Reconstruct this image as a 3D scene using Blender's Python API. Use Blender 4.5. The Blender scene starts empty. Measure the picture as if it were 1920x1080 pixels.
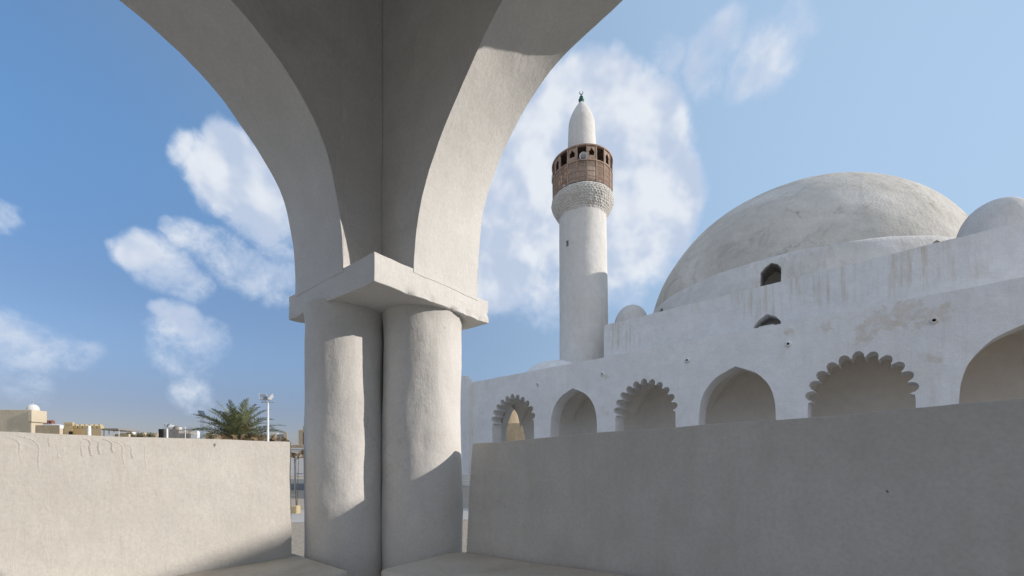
import bpy, bmesh, math, random
from mathutils import Vector, Matrix, noise
from mathutils.geometry import tessellate_polygon
random.seed(7)
S = bpy.context.scene
COL = S.collection
R = math.radians
PI = math.pi

# ------------------------------------------------------------------ camera
EYE = 1.7
F = 790.0 / 1920.0
cd = bpy.data.cameras.new('camera'); cam = bpy.data.objects.new('camera', cd); COL.objects.link(cam)
cd.sensor_width = 36; cd.lens = 36 * F; cd.shift_y = (865 - 540) / 1920.0
cd.clip_start = 0.05; cd.clip_end = 6000
cam.location = (0, 0, EYE); cam.rotation_euler = (PI / 2, 0, 0)
S.camera = cam

# ------------------------------------------------------------------ sun, sky, exposure
SUN_AZ, SUN_EL = 95.5, 21.5
sdir = Vector((math.sin(R(SUN_AZ)) * math.cos(R(SUN_EL)), math.cos(R(SUN_AZ)) * math.cos(R(SUN_EL)), math.sin(R(SUN_EL))))
sl = bpy.data.lights.new('sun', 'SUN'); sl.energy = 2.15; sl.angle = R(0.55); sl.color = (1.0, 0.93, 0.85)
so = bpy.data.objects.new('sun', sl); COL.objects.link(so)
so.rotation_euler = sdir.to_track_quat('Z', 'Y').to_euler(); so.location = (30, 0, 30)
S.view_settings.view_transform = 'Standard'; S.view_settings.look = 'None'
S.view_settings.exposure = 0.89; S.view_settings.gamma = 1.0


class G:
    """tiny node-graph helper"""
    def __init__(s, tree):
        s.t = tree; s.n = tree.nodes; s.l = tree.links

    def node(s, typ, **kw):
        n = s.n.new(typ)
        for k, v in kw.items():
            setattr(n, k, v)
        return n

    def put(s, sock, v):
        if hasattr(v, 'is_output') or hasattr(v, 'links'):
            s.l.new(v, sock)
        else:
            if isinstance(v, tuple) and len(v) == 3 and sock.type == 'RGBA':
                v = v + (1,)
            sock.default_value = v

    def math(s, op, a, b=0.0, c=None, clamp=False):
        n = s.node('ShaderNodeMath', operation=op, use_clamp=clamp)
        s.put(n.inputs[0], a); s.put(n.inputs[1], b)
        if c is not None: s.put(n.inputs[2], c)
        return n.outputs[0]

    def vmath(s, op, a, b=(0, 0, 0), out=0):
        n = s.node('ShaderNodeVectorMath', operation=op)
        s.put(n.inputs[0], a); s.put(n.inputs[1], b)
        return n.outputs['Value'] if out == 'v' else n.outputs[0]

    def noise(s, vec, scale, detail=5, rough=.55, dist=0, out=0):
        n = s.node('ShaderNodeTexNoise'); s.put(n.inputs['Vector'], vec)
        n.inputs['Scale'].default_value = scale; n.inputs['Detail'].default_value = detail
        n.inputs['Roughness'].default_value = rough; n.inputs['Distortion'].default_value = dist
        return n.outputs[out]

    def ramp(s, v, lo, hi, a=0.0, b=1.0):
        n = s.node('ShaderNodeMapRange', interpolation_type='SMOOTHSTEP')
        s.put(n.inputs['Value'], v)
        for k, x in (('From Min', lo), ('From Max', hi), ('To Min', a), ('To Max', b)):
            s.put(n.inputs[k], x)
        return n.outputs[0]

    def mix(s, f, a, b, mode='MIX'):
        n = s.node('ShaderNodeMix', data_type='RGBA', blend_type=mode)
        s.put(n.inputs[0], f); s.put(n.inputs[6], a); s.put(n.inputs[7], b)
        return n.outputs[2]

    def mapping(s, vec, scale=(1, 1, 1), loc=(0, 0, 0), rot=(0, 0, 0)):
        n = s.node('ShaderNodeMapping'); s.put(n.inputs['Vector'], vec)
        n.inputs['Scale'].default_value = scale; n.inputs['Location'].default_value = loc
        n.inputs['Rotation'].default_value = rot
        return n.outputs[0]


W = bpy.data.worlds.new('World'); S.world = W; W.use_nodes = True
g = G(W.node_tree)
bgn = W.node_tree.nodes['Background']
sky = g.node('ShaderNodeTexSky', sky_type='NISHITA')
sky.sun_disc = False; sky.sun_elevation = R(SUN_EL); sky.sun_rotation = R(SUN_AZ)
sky.altitude = 0; sky.air_density = 1.0; sky.dust_density = .8; sky.ozone_density = 3.5
SKY_STRENGTH = 0.15
bgn.inputs['Strength'].default_value = SKY_STRENGTH
tc = g.node('ShaderNodeTexCoord')
dirv = g.vmath('NORMALIZE', tc.outputs['Generated'])


def sky_dir(px, py):
    return Vector(((px - 960) / 790.0, 1.0, (865 - py) / 790.0)).normalized()


def blob(px, py, r, soft=1.0):
    """a soft round region of the sky: r is an angle given as pixels at the picture centre"""
    c = sky_dir(px, py); ang = r / 790.0 / math.sqrt(1 + ((px - 960) / 790.0) ** 2 * .5 + ((865 - py) / 790) ** 2 * .5)
    d = g.vmath('DOT_PRODUCT', warp, tuple(c), out='v')
    return g.ramp(d, math.cos(ang * (1 + .55 * soft)), math.cos(ang * .15), 0.0, 1.0)


wn = g.noise(dirv, 5.0, 4, .55, out=1)
warp = g.vmath('NORMALIZE', g.vmath('ADD', dirv, g.vmath('SCALE', g.vmath('SUBTRACT', wn, (.5, .5, .5)))))
warp.node.inputs[0].links[0].from_node.inputs[1].links[0].from_node.inputs['Scale'].default_value = .09


def cloud_field(blobs):
    acc = None
    for px, py, r, w in blobs:
        b = g.math('MULTIPLY', blob(px, py, r), w)
        acc = b if acc is None else g.math('MAXIMUM', acc, b)
    return acc


dense = cloud_field([(345, 276, 26, .85), (385, 296, 36, .95), (432, 285, 42, 1.2), (430, 335, 46, 1.05), (480, 345, 60, 1.15), (505, 400, 58, .98), (530, 445, 50, .72),
                     (228, 455, 20, .76), (268, 465, 38, .95), (312, 490, 48, .78), (345, 515, 40, .62),
                     (322, 412, 18, .70), (352, 430, 30, .72), (395, 458, 36, .68), (435, 488, 40, .66), (478, 512, 42, .66), (518, 530, 44, .62),
                     (1085, 165, 50, .95), (1120, 205, 62, 1.25), (1165, 290, 85, 1.5), (1215, 385, 80, 1.45), (1240, 430, 55, 1.15), (1060, 260, 90, 1.2), (985, 290, 50, .95),
                     (980, 400, 110, 1.05), (935, 500, 80, .98), (1140, 430, 120, 1.2), (1010, 520, 80, .76), (1060, 350, 110, 1.3), (1200, 470, 60, .85),
                     (1180, 545, 45, .68), (1425, 125, 46, .74), (1395, 150, 36, .70), (1460, 92, 34, .62), (1352, 88, 34, .66), (1318, 122, 44, .64), (1495, 52, 34, .58), (1265, 265, 34, .56), (1205, 225, 30, .52), (1240, 105, 26, .52),
                     (308, 588, 20, .72), (340, 610, 38, .70), (375, 638, 44, .60), (345, 660, 52, .54), (0, 628, 50, .64), (45, 645, 50, .60), (95, 658, 44, .56), (145, 668, 34, .52),
                     (372, 742, 34, .55), (60, 705, 60, .48), (0, 400, 26, .62)])
sepd = g.node('ShaderNodeSeparateXYZ'); g.l.new(dirv, sepd.inputs[0])
back = g.math('MULTIPLY', g.ramp(sepd.outputs['Y'], .0, -.4), g.ramp(sepd.outputs['Z'], .10, .38))     # unseen cloud bank added behind the viewer as fill light for the shaded facade
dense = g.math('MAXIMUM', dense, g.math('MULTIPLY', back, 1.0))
fb_ = g.noise(dirv, 7.0, 12, .64, .1)
bil = g.math('MULTIPLY', g.math('ABSOLUTE', g.math('SUBTRACT', g.noise(dirv, 17.0, 5, .6, .2), .5)), 2.0)
fb = g.math('ADD', g.math('MULTIPLY', fb_, .82), g.math('MULTIPLY', g.math('SUBTRACT', .62, bil), .30))
fb2 = g.noise(g.vmath('ADD', dirv, (.03, .0, .028)), 5.0, 4, .55, .1)
dens = g.math('ADD', dense, g.math('MULTIPLY', g.math('SUBTRACT', fb, .5), 1.45))
alpha = g.ramp(dens, .36, .98, 0, .93)
alpha = g.math('MULTIPLY', alpha, g.ramp(dense, .0, .30))
light = g.ramp(g.math('SUBTRACT', g.noise(dirv, 5.0, 4, .55, .1), fb2), -.09, .10)
thick = g.ramp(dens, .35, 1.05)
K = 1.0 / SKY_STRENGTH
cshade = g.mix(light, (.29 * K, .335 * K, .42 * K), (.445 * K, .465 * K, .495 * K))
ccol = g.mix(thick, (.28 * K, .345 * K, .45 * K), cshade)
t1 = g.mix(g.ramp(sepd.outputs['Z'], .08, .24), (.33, .275, .31), (.44, .42, .44))
t2 = g.mix(g.ramp(sepd.outputs['Z'], .22, .56), t1, (.47, .62, .68))
skyt = g.mix(1.0, sky.outputs[0], t2, 'MULTIPLY')
sund = g.vmath('DOT_PRODUCT', dirv, tuple(sdir), out='v')
skyt = g.mix(g.ramp(sund, -.80, .85, 0, .84), skyt, (.255 * K, .345 * K, .455 * K))
SKY_TINT = skyt.node
bright = g.mix(back, (1, 1, 1), (1.22, 1.22, 1.24))  # brightens the added bank behind the viewer for more fill
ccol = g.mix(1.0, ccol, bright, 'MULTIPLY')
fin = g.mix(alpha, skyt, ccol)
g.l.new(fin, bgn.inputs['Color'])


# ------------------------------------------------------------------ materials
def new_mat(name):
    m = bpy.data.materials.new(name); m.use_nodes = True
    gg = G(m.node_tree); b = m.node_tree.nodes['Principled BSDF']
    b.inputs['Roughness'].default_value = .9
    b.inputs['Specular IOR Level'].default_value = .25
    geo = gg.node('ShaderNodeNewGeometry')
    return m, gg, b, geo.outputs['Position']


def add_bump(gg, b, h, strength, dist):
    n = gg.node('ShaderNodeBump'); n.inputs['Strength'].default_value = strength; n.inputs['Distance'].default_value = dist
    gg.put(n.inputs['Height'], h); gg.l.new(n.outputs[0], b.inputs['Normal'])


def plaster(name, c1, c2, sc=1.0, bump=.6, dist=.01, streak=0.0, streak_col=(.30, .25, .17), specks=0.0, grime=0.0,
            grime_col=(.25, .22, .18), spots=(), spot_col=(.50, .40, .28), cracks=0.0, hair=0.0, streak_z=None, big=.8):
    m, gg, b, pos = new_mat(name)
    n1 = gg.noise(pos, big * sc, 7, .6, .4)
    col = gg.mix(gg.ramp(n1, .34, .66), c1, c2)
    n2 = gg.noise(pos, 4.5 * sc, 8, .65)
    col = gg.mix(gg.ramp(n2, .3, .75, 0, .35), col, tuple(x * .80 for x in c2))
    n3 = gg.noise(pos, 55 * sc, 4, .6)
    col = gg.mix(gg.ramp(n3, .35, .7, 0, .34), col, tuple(x * .78 for x in c2))
    if grime:
        ng = gg.noise(gg.vmath('ADD', pos, (7, 3, 1)), 1.5 * sc, 10, .7, .6)
        col = gg.mix(gg.ramp(ng, .5, .74, 0, grime), col, grime_col)
    if streak:
        v = gg.mapping(pos, (5.5 * sc, 5.5 * sc, .40 * sc))
        ns = gg.noise(v, 1.6, 7, .68)
        msk = gg.noise(pos, .50 * sc, 3, .5)
        f = gg.math('MULTIPLY', gg.ramp(ns, .45, .70), gg.ramp(msk, .36, .58))
        if streak_z:
            sp = gg.node('ShaderNodeSeparateXYZ'); gg.l.new(pos, sp.inputs[0])
            zz = sp.outputs['Z']
            f = gg.math('MULTIPLY', f, gg.math('MULTIPLY', gg.ramp(zz, streak_z[0], streak_z[1]), gg.ramp(zz, streak_z[2], streak_z[2] + .3, 1, 0)))
        col = gg.mix(gg.math('MULTIPLY', f, streak), col, streak_col)
    if spots:
        nn = gg.noise(pos, 2.2, 8, .68)
        acc = None
        for (p, r) in spots:
            d = gg.vmath('DISTANCE', pos, tuple(p), out='v')
            v = gg.math('SUBTRACT', gg.math('ADD', 1.0, gg.math('MULTIPLY', gg.math('SUBTRACT', nn, .5), 3.2)), gg.math('DIVIDE', d, r))
            acc = v if acc is None else gg.math('MAXIMUM', acc, v)
        sf = gg.ramp(acc, .25, .42)
        n5 = gg.noise(pos, 5, 6, .7)
        col = gg.mix(gg.math('MULTIPLY', sf, .52), col, gg.mix(gg.ramp(n5, .4, .65), spot_col, tuple(x * .8 for x in c1)))
    if specks:
        nv = gg.node('ShaderNodeTexVoronoi'); gg.put(nv.inputs['Vector'], gg.mapping(pos, (1, 1, .55))); nv.inputs['Scale'].default_value = 8.5 * sc
        nv.inputs['Randomness'].default_value = 1
        rs = gg.node('ShaderNodeSeparateColor'); gg.l.new(nv.outputs['Color'], rs.inputs[0])
        sz = gg.math('MULTIPLY', gg.ramp(rs.outputs[0], .80, 1.0), .075)
        wob = gg.math('MULTIPLY', gg.math('SUBTRACT', gg.noise(pos, 40 * sc, 3), .5), .16)
        sp_ = gg.ramp(gg.math('SUBTRACT', gg.math('ADD', nv.outputs['Distance'], wob), sz), -.03, .015, 1, 0)
        sp_ = gg.math('MULTIPLY', sp_, gg.ramp(rs.outputs[0], .8, .83))
        col = gg.mix(gg.math('MULTIPLY', sp_, specks), col, (.13, .11, .09))
    h = gg.math('ADD', gg.math('MULTIPLY', gg.noise(pos, 2.5 * sc, 6, .55), 2.6), gg.math('MULTIPLY', gg.noise(pos, 22 * sc, 6, .65), .55))
    tv = gg.mapping(pos, (9 * sc, 9 * sc, 2.4 * sc))
    h = gg.math('ADD', h, gg.math('MULTIPLY', gg.noise(tv, 2.2, 5, .7, .5), .65))
    if cracks:
        nv = gg.node('ShaderNodeTexVoronoi', feature='DISTANCE_TO_EDGE')
        wv = gg.vmath('ADD', pos, gg.vmath('SCALE', gg.noise(pos, 1.3, 6, .7, out=1)))
        wv.node.inputs[1].links[0].from_node.inputs['Scale'].default_value = 1.2
        gg.l.new(wv, nv.inputs['Vector']); nv.inputs['Scale'].default_value = .38
        cf = gg.math('MULTIPLY', gg.ramp(nv.outputs['Distance'], 0, .006, 1, 0), gg.ramp(gg.noise(pos, .35, 3), .45, .6))
        col = gg.mix(gg.math('MULTIPLY', cf, cracks), col, (.13, .11, .09))
        h = gg.math('SUBTRACT', h, gg.math('MULTIPLY', cf, cracks))
    if hair:                                                   # hairline cracks and trowel scuffs of close plaster
        nv = gg.node('ShaderNodeTexVoronoi', feature='DISTANCE_TO_EDGE')
        wv = gg.vmath('ADD', pos, gg.vmath('SCALE', gg.noise(pos, 3.0, 8, .7, out=1)))
        wv.node.inputs[1].links[0].from_node.inputs['Scale'].default_value = .55
        gg.l.new(wv, nv.inputs['Vector']); nv.inputs['Scale'].default_value = .95
        cf = gg.math('MULTIPLY', gg.ramp(nv.outputs['Distance'], 0, .0035, 1, 0), gg.ramp(gg.noise(pos, 1.1, 3), .50, .60))
        col = gg.mix(gg.math('MULTIPLY', cf, hair), col, (.20, .17, .14))
        tr = gg.noise(gg.mapping(pos, (30, 30, 3.0), rot=(.25, .4, .3)), 1.0, 4, .6, .6)
        h = gg.math('ADD', h, gg.math('MULTIPLY', gg.ramp(tr, .50, .78), .09))
        sc_ = gg.noise(gg.mapping(pos, (6, 6, 16), rot=(.5, .2, .1)), 1.3, 6, .75, .8)
        low = gg.node('ShaderNodeSeparateXYZ'); gg.l.new(pos, low.inputs[0])
        col = gg.mix(gg.math('MULTIPLY', gg.ramp(sc_, .66, .76), gg.ramp(gg.noise(pos, 1.9, 3), .50, .60, 0, .45)), col, (.30, .26, .21))
    gg.l.new(col, b.inputs['Base Color'])
    add_bump(gg, b, h, bump, dist)
    return m


def simple(name, c1, c2, scale=3.0, rough=.85, metal=0.0, bump=.2, dist=.01):
    m, gg, b, pos = new_mat(name)
    n1 = gg.noise(pos, scale, 6, .6, .3)
    gg.l.new(gg.mix(gg.ramp(n1, .35, .65), c1, c2), b.inputs['Base Color'])
    b.inputs['Roughness'].default_value = rough; b.inputs['Metallic'].default_value = metal
    add_bump(gg, b, gg.noise(pos, scale * 6, 4, .6), bump, dist)
    return m


# building frames -------------------------------------------------------
DA = Vector((.7325, -.6807, 0)); DN = Vector((.6807, .7325, 0))     # along the mosque front, into the mosque
ROT_M = math.atan2(-.6807, .7325)


def mpos(a, P, h):
    return DA * a + DN * P + Vector((0, 0, h + EYE))


M = {}
M['pavilion'] = plaster('cream_plaster', (.70, .665, .615), (.62, .585, .535), 1.0, .75, .012, specks=.5, grime=.22, grime_col=(.40, .35, .28))
M['capital'] = plaster('smooth_plaster', (.75, .725, .69), (.70, .675, .64), 1.0, .5, .009, specks=.5, hair=.3, grime=.12, grime_col=(.42, .37, .30))
M['vault'] = plaster('vault_plaster', (.71, .685, .66), (.63, .605, .58), .8, .5, .010, specks=.1, grime=.2, grime_col=(.25, .21, .18))
M['parapet'] = plaster('parapet_plaster', (.625, .592, .545), (.555, .522, .475), 1.0, .55, .010, specks=.85, grime=.5, grime_col=(.45, .40, .335),
                       streak=.22, streak_col=(.44, .39, .32), hair=.35)
M['column'] = plaster('column_plaster', (.725, .695, .655), (.655, .625, .585), 1.1, .42, .012, specks=.7, hair=.4, grime=.22, grime_col=(.38, .32, .25))
M['bench'] = plaster('bench_plaster', (.66, .61, .53), (.56, .51, .435), 1.4, .8, .010, specks=.8, grime=.4, grime_col=(.35, .29, .22))
M['arcade'] = plaster('whitewashed_wall', (.80, .785, .765), (.74, .72, .70), .45, .8, .030, streak=.16, streak_col=(.47, .40, .30), specks=.0, grime=.30,
                      grime_col=(.55, .49, .42), spots=[(mpos(.1, 20.9, 5.3), .75), (mpos(-.6, 20.9, 5.15), .65), (mpos(-1.15, 20.9, 4.8), .45), (mpos(1.05, 20.9, 5.2), .45),
                                                       (mpos(-2.3, 20.9, 5.35), .35), (mpos(-3.5, 20.9, 5.4), .22), (mpos(.75, 20.9, 3.6), .32),
                                                       (mpos(-12.2, 20.9, 4.7), .16), (mpos(-12.1, 20.9, 2.7), .2)], spot_col=(.55, .45, .33))
M['hall'] = plaster('stained_wall', (.79, .77, .75), (.71, .69, .665), .5, .9, .035, streak=.62, streak_col=(.47, .38, .25), grime=.30, grime_col=(.48, .42, .33),
                    streak_z=(8.3, 9.4, 10.55))
M['dome'] = plaster('weathered_dome_plaster', (.74, .70, .63), (.54, .50, .435), .42, .9, .045, grime=.72, grime_col=(.33, .295, .235), cracks=.30, big=.42)
M['ring'] = plaster('dome_base_plaster', (.74, .71, .67), (.62, .59, .55), .5, .9, .04, streak=.35, streak_col=(.38, .33, .25), grime=.35, grime_col=(.44, .39, .32))
M['minaret'] = plaster('white_tower_plaster', (.74, .71, .67), (.66, .63, .58), .6, .6, .03, streak=.1, grime=.2, grime_col=(.5, .45, .38))
M['corbel'] = plaster('pitted_corbel_plaster', (.82, .785, .73), (.70, .66, .60), 2.6, 1.0, .045, grime=.5, grime_col=(.34, .28, .20), streak=.5, streak_col=(.3, .24, .17))
M['portico'] = plaster('portico_plaster', (.84, .785, .71), (.78, .72, .65), .6, .5, .02, grime=.12, grime_col=(.40, .35, .28))
M['mud'] = plaster('mud_plaster', (.50, .40, .27), (.42, .33, .22), .5, .8, .04, grime=.3, grime_col=(.33, .26, .17))
M['cream'] = plaster('cream_wall', (.60, .52, .39), (.53, .45, .33), .25, .6, .04, grime=.25, grime_col=(.40, .32, .22))
M['ochre'] = plaster('ochre_wall', (.58, .46, .27), (.50, .40, .24), .25, .5, .05, grime=.2)
M['white'] = plaster('white_wall', (.70, .69, .66), (.62, .61, .59), .3, .5, .03, grime=.15)
M['greywall'] = simple('grey_block_wall', (.30, .27, .24), (.23, .21, .19), .8)
M['wood'] = simple('weathered_wood', (.41, .29, .215), (.30, .205, .15), 5, .75)
M['darkwood'] = simple('dark_wood', (.10, .075, .055), (.07, .05, .04), 5, .8)
M['green'] = simple('green_copper', (.05, .16, .13), (.04, .10, .09), 8, .5, .3)
M['grey_metal'] = simple('painted_metal', (.55, .56, .57), (.45, .46, .48), 4, .5, .2)
M['white_metal'] = simple('white_painted_metal', (.74, .74, .73), (.66, .66, .66), 3, .5)
M['dark'] = simple('dark_void', (.02, .02, .02), (.03, .028, .025), 3)
M['glass'] = simple('lamp_glass', (.30, .32, .34), (.2, .22, .24), 3, .15, .4)
M['tank'] = simple('rusty_tank', (.25, .10, .07), (.18, .08, .06), 3)
M['bark'] = simple('palm_bark', (.16, .115, .075), (.10, .075, .05), 9, .9, 0, .8, .03)
M['leaf'] = simple('palm_leaf', (.19, .20, .105), (.115, .135, .065), 2.2, .55)
M['deadleaf'] = simple('dry_palm_leaf', (.28, .20, .11), (.19, .13, .07), 2.5, .8)
M['bush'] = simple('dusty_bush', (.10, .10, .05), (.16, .13, .08), 2.5, .8)


def ground_mat():
    m, gg, b, pos = new_mat('gravel_sand')
    n1 = gg.noise(pos, .12, 6, .6); n2 = gg.noise(pos, 14, 6, .75); n3 = gg.noise(pos, 60, 3, .7)
    col = gg.mix(gg.ramp(n1, .35, .65), (.56, .475, .37), (.48, .41, .32))
    col = gg.mix(gg.ramp(n2, .42, .62, 0, .75), col, (.25, .21, .165))
    col = gg.mix(gg.ramp(n3, .52, .66, 0, .6), col, (.56, .50, .42))
    gg.l.new(col, b.inputs['Base Color'])
    add_bump(gg, b, gg.math('ADD', n2, n3), .9, .04)
    return m


M['ground'] = ground_mat()
M['pavement'] = plaster('concrete_pavement', (.52, .49, .44), (.44, .41, .37), .5, .5, .01, grime=.3)
M['limestone'] = plaster('limestone_paving', (.70, .65, .57), (.62, .57, .50), .5, .5, .01, grime=.2)
M['shadow_band'] = simple('ground_shadow_tone', (.14, .135, .13), (.11, .105, .10), 2)  # dark colour standing in for a band of shade on the ground


# ------------------------------------------------------------------ object helpers
def finish(name, bm, mat, parent=None, smooth=None, bevel=0.0, seg=2):
    bmesh.ops.recalc_face_normals(bm, faces=bm.faces)
    me = bpy.data.meshes.new(name); bm.to_mesh(me); bm.free()
    o = bpy.data.objects.new(name, me); COL.objects.link(o)
    me.materials.append(mat if not isinstance(mat, str) else M[mat])
    if parent is not None: o.parent = parent
    if bevel:
        md = o.modifiers.new('bevel', 'BEVEL'); md.width = bevel; md.segments = seg; md.limit_method = 'ANGLE'; md.angle_limit = R(50)
        md.harden_normals = False
    if smooth is not None:
        for p in me.polygons: p.use_smooth = True
        try:
            me.set_sharp_from_angle(angle=R(smooth))
        except Exception:
            pass
    return o


def tag(o, label=None, cat=None, group=None, kind=None):
    if label: o['label'] = label
    if cat: o['category'] = cat
    if group: o['group'] = group
    if kind: o['kind'] = kind
    return o


def empty(name, loc, rz=0.0, label=None, cat=None, group=None):
    o = bpy.data.objects.new(name, None); COL.objects.link(o); o.location = loc; o.rotation_euler = (0, 0, rz)
    o.empty_display_size = .3
    return tag(o, label, cat, group)


def rough(bm, amp, scale, seed=0.0, verts=None, fine=0.0):
    off = Vector((seed * 13.7, seed * 5.1, seed * 3.3))
    for v in (verts or bm.verts):
        p = v.co * scale + off
        v.co += Vector(noise.noise_vector(p)) * amp
        if fine: v.co += Vector(noise.noise_vector(p * 6.3)) * fine


def box(bm, x0, x1, y0, y1, z0, z1, nx=1, ny=1, nz=1):
    """closed box whose six faces are grids"""
    vs = {}
    def V(i, j, k):
        key = (i, j, k)
        if key not in vs:
            vs[key] = bm.verts.new((x0 + (x1 - x0) * i / nx, y0 + (y1 - y0) * j / ny, z0 + (z1 - z0) * k / nz))
        return vs[key]
    for i in range(nx):
        for j in range(ny):
            for k in (0, nz): bm.faces.new((V(i, j, k), V(i + 1, j, k), V(i + 1, j + 1, k), V(i, j + 1, k)))
    for i in range(nx):
        for k in range(nz):
            for j in (0, ny): bm.faces.new((V(i, j, k), V(i + 1, j, k), V(i + 1, j, k + 1), V(i, j, k + 1)))
    for j in range(ny):
        for k in range(nz):
            for i in (0, nx): bm.faces.new((V(i, j, k), V(i, j + 1, k), V(i, j + 1, k + 1), V(i, j, k + 1)))
    return list(vs.values())


def lathe(bm, prof, n=32, cx=0.0, cy=0.0, fn=None, cap0=False, cap1=False):
    rings = []
    for (r, z) in prof:
        if r < 1e-5:
            rings.append([bm.verts.new((cx, cy, z))]); continue
        ring = []
        for i in range(n):
            t = 2 * PI * i / n
            rr = r + (fn(t, z, r) if fn else 0)
            ring.append(bm.verts.new((cx + rr * math.cos(t), cy + rr * math.sin(t), z)))
        rings.append(ring)
    for a, b in zip(rings, rings[1:]):
        for i in range(n):
            j = (i + 1) % n
            if len(a) == 1: bm.faces.new((a[0], b[i], b[j]))
            elif len(b) == 1: bm.faces.new((a[i], a[j], b[0]))
            else: bm.faces.new((a[i], a[j], b[j], b[i]))
    if cap0 and len(rings[0]) > 1: bm.faces.new(rings[0])
    if cap1 and len(rings[-1]) > 1: bm.faces.new(rings[-1])


def tube(bm, p0, p1, r0, r1=None, n=8, caps=True):
    r1 = r0 if r1 is None else r1
    p0, p1 = Vector(p0), Vector(p1); d = (p1 - p0).normalized()
    a = d.orthogonal().normalized(); b = d.cross(a)
    A = [bm.verts.new(p0 + (a * math.cos(2 * PI * i / n) + b * math.sin(2 * PI * i / n)) * r0) for i in range(n)]
    B = [bm.verts.new(p1 + (a * math.cos(2 * PI * i / n) + b * math.sin(2 * PI * i / n)) * r1) for i in range(n)]
    for i in range(n): bm.faces.new((A[i], A[(i + 1) % n], B[(i + 1) % n], B[i]))
    if caps: bm.faces.new(A); bm.faces.new(B)


def prism(bm, loops, mapf, t0, t1):
    """loops: outer polygon then holes, 2-D points; mapf(x, y, depth) -> 3-D; extruded from t0 to t1"""
    vec = [[Vector((x, y, 0)) for x, y in lp] for lp in loops]
    tris = tessellate_polygon(vec)
    flat = [p for lp in loops for p in lp]
    A = [bm.verts.new(mapf(x, y, t0)) for x, y in flat]; B = [bm.verts.new(mapf(x, y, t1)) for x, y in flat]
    for t in tris:
        try:
            bm.faces.new([A[i] for i in t]); bm.faces.new([B[i] for i in t])
        except ValueError: pass
    o = 0
    for lp in loops:
        n = len(lp)
        for i in range(n):
            j = (i + 1) % n
            bm.faces.new((A[o + i], A[o + j], B[o + j], B[o + i]))
        o += n


def boolean_cut(o, cutters):
    for c in cutters:
        md = o.modifiers.new('cut', 'BOOLEAN'); md.object = c; md.operation = 'DIFFERENCE'; md.solver = 'EXACT'
    bpy.context.view_layer.update()
    dg = bpy.context.evaluated_depsgraph_get()
    me = bpy.data.meshes.new_from_object(o.evaluated_get(dg))
    o.modifiers.clear(); o.data = me


def kill(objs):
    for c in objs: bpy.data.objects.remove(c, do_unlink=True)


def spline(pts, n):
    """Catmull-Rom through pts, resampled to n+1 points of equal spacing"""
    P = [Vector(p) for p in pts]
    P = [P[0] * 2 - P[1]] + P + [P[-1] * 2 - P[-2]]
    out = []
    for i in range(1, len(P) - 2):
        for k in range(24):
            t = k / 24
            a, b, c, d = P[i - 1], P[i], P[i + 1], P[i + 2]
            out.append(.5 * ((2 * b) + (c - a) * t + (2 * a - 5 * b + 4 * c - d) * t * t + (3 * b - a - 3 * c + d) * t ** 3))
    out.append(P[-2])
    L = [0]
    for p, q in zip(out, out[1:]): L.append(L[-1] + (q - p).length)
    res = []; j = 0
    for i in range(n + 1):
        s = L[-1] * i / n
        while j < len(L) - 2 and L[j + 1] < s: j += 1
        u = (s - L[j]) / max(1e-9, L[j + 1] - L[j]); u = min(1, max(0, u))
        res.append(out[j].lerp(out[j + 1], u))
    return res


# ================================================================== GROUND
bm = bmesh.new()
N = 40
gv = [[None] * (N + 1) for _ in range(N + 1)]
for i in range(N + 1):
    for j in range(N + 1):
        x = ((i / N) * 2 - 1); y = ((j / N) * 2 - 1)
        gv[i][j] = bm.verts.new((math.copysign(abs(x) ** 3, x) * 3000, math.copysign(abs(y) ** 3, y) * 3000, 0))
for i in range(N):
    for j in range(N): bm.faces.new((gv[i][j], gv[i + 1][j], gv[i + 1][j + 1], gv[i][j + 1]))
tag(finish('ground', bm, 'ground'), kind='structure')


def sheet(name, pts, z, mat):
    bm = bmesh.new(); bm.faces.new([bm.verts.new((x, y, z)) for x, y in pts]); return tag(finish(name, bm, mat), kind='structure')


def strip(name, y0, y1, z, mat, x0=-60, x1=14, sl=.12, h=None):
    bm = bmesh.new()
    pts = [(x0, y0 + sl * x0), (x1, y0 + sl * x1), (x1, y1 + sl * x1), (x0, y1 + sl * x0)]
    if h:
        A = [bm.verts.new((x, y, 0)) for x, y in pts]; B = [bm.verts.new((x, y, h)) for x, y in pts]
        bm.faces.new(B)
        for i in range(4): bm.faces.new((A[i], A[(i + 1) % 4], B[(i + 1) % 4], B[i]))
    else:
        bm.faces.new([bm.verts.new((x, y, z)) for x, y in pts])
    return tag(finish(name, bm, mat), kind='structure')


strip('path', 12.2, 15.2, .05, 'pavement', h=.04, x1=6, x0=-40)
strip('shadow_band', 26.5, 34.0, .012, 'shadow_band', x1=-3.5)  # dark sheet laid on the ground to paint in a shadow band

# ================================================================== PAVILION
Y0 = 2.8
PC = Vector(((701 - 960) / 790.0 * Y0, Y0, 0))
ROT_P = math.atan2(.7815, .624)
SP = 3.3                                    # clear span of each arch
pav = empty('arched_pavilion', PC, ROT_P, 'cream plastered open pavilion with broad arches on a pair of round columns framing the view', 'pavilion')
Z = EYE
CAP_B, CAP_T, TOP = Z + 1.205, Z + 1.40, Z + 4.15

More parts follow.
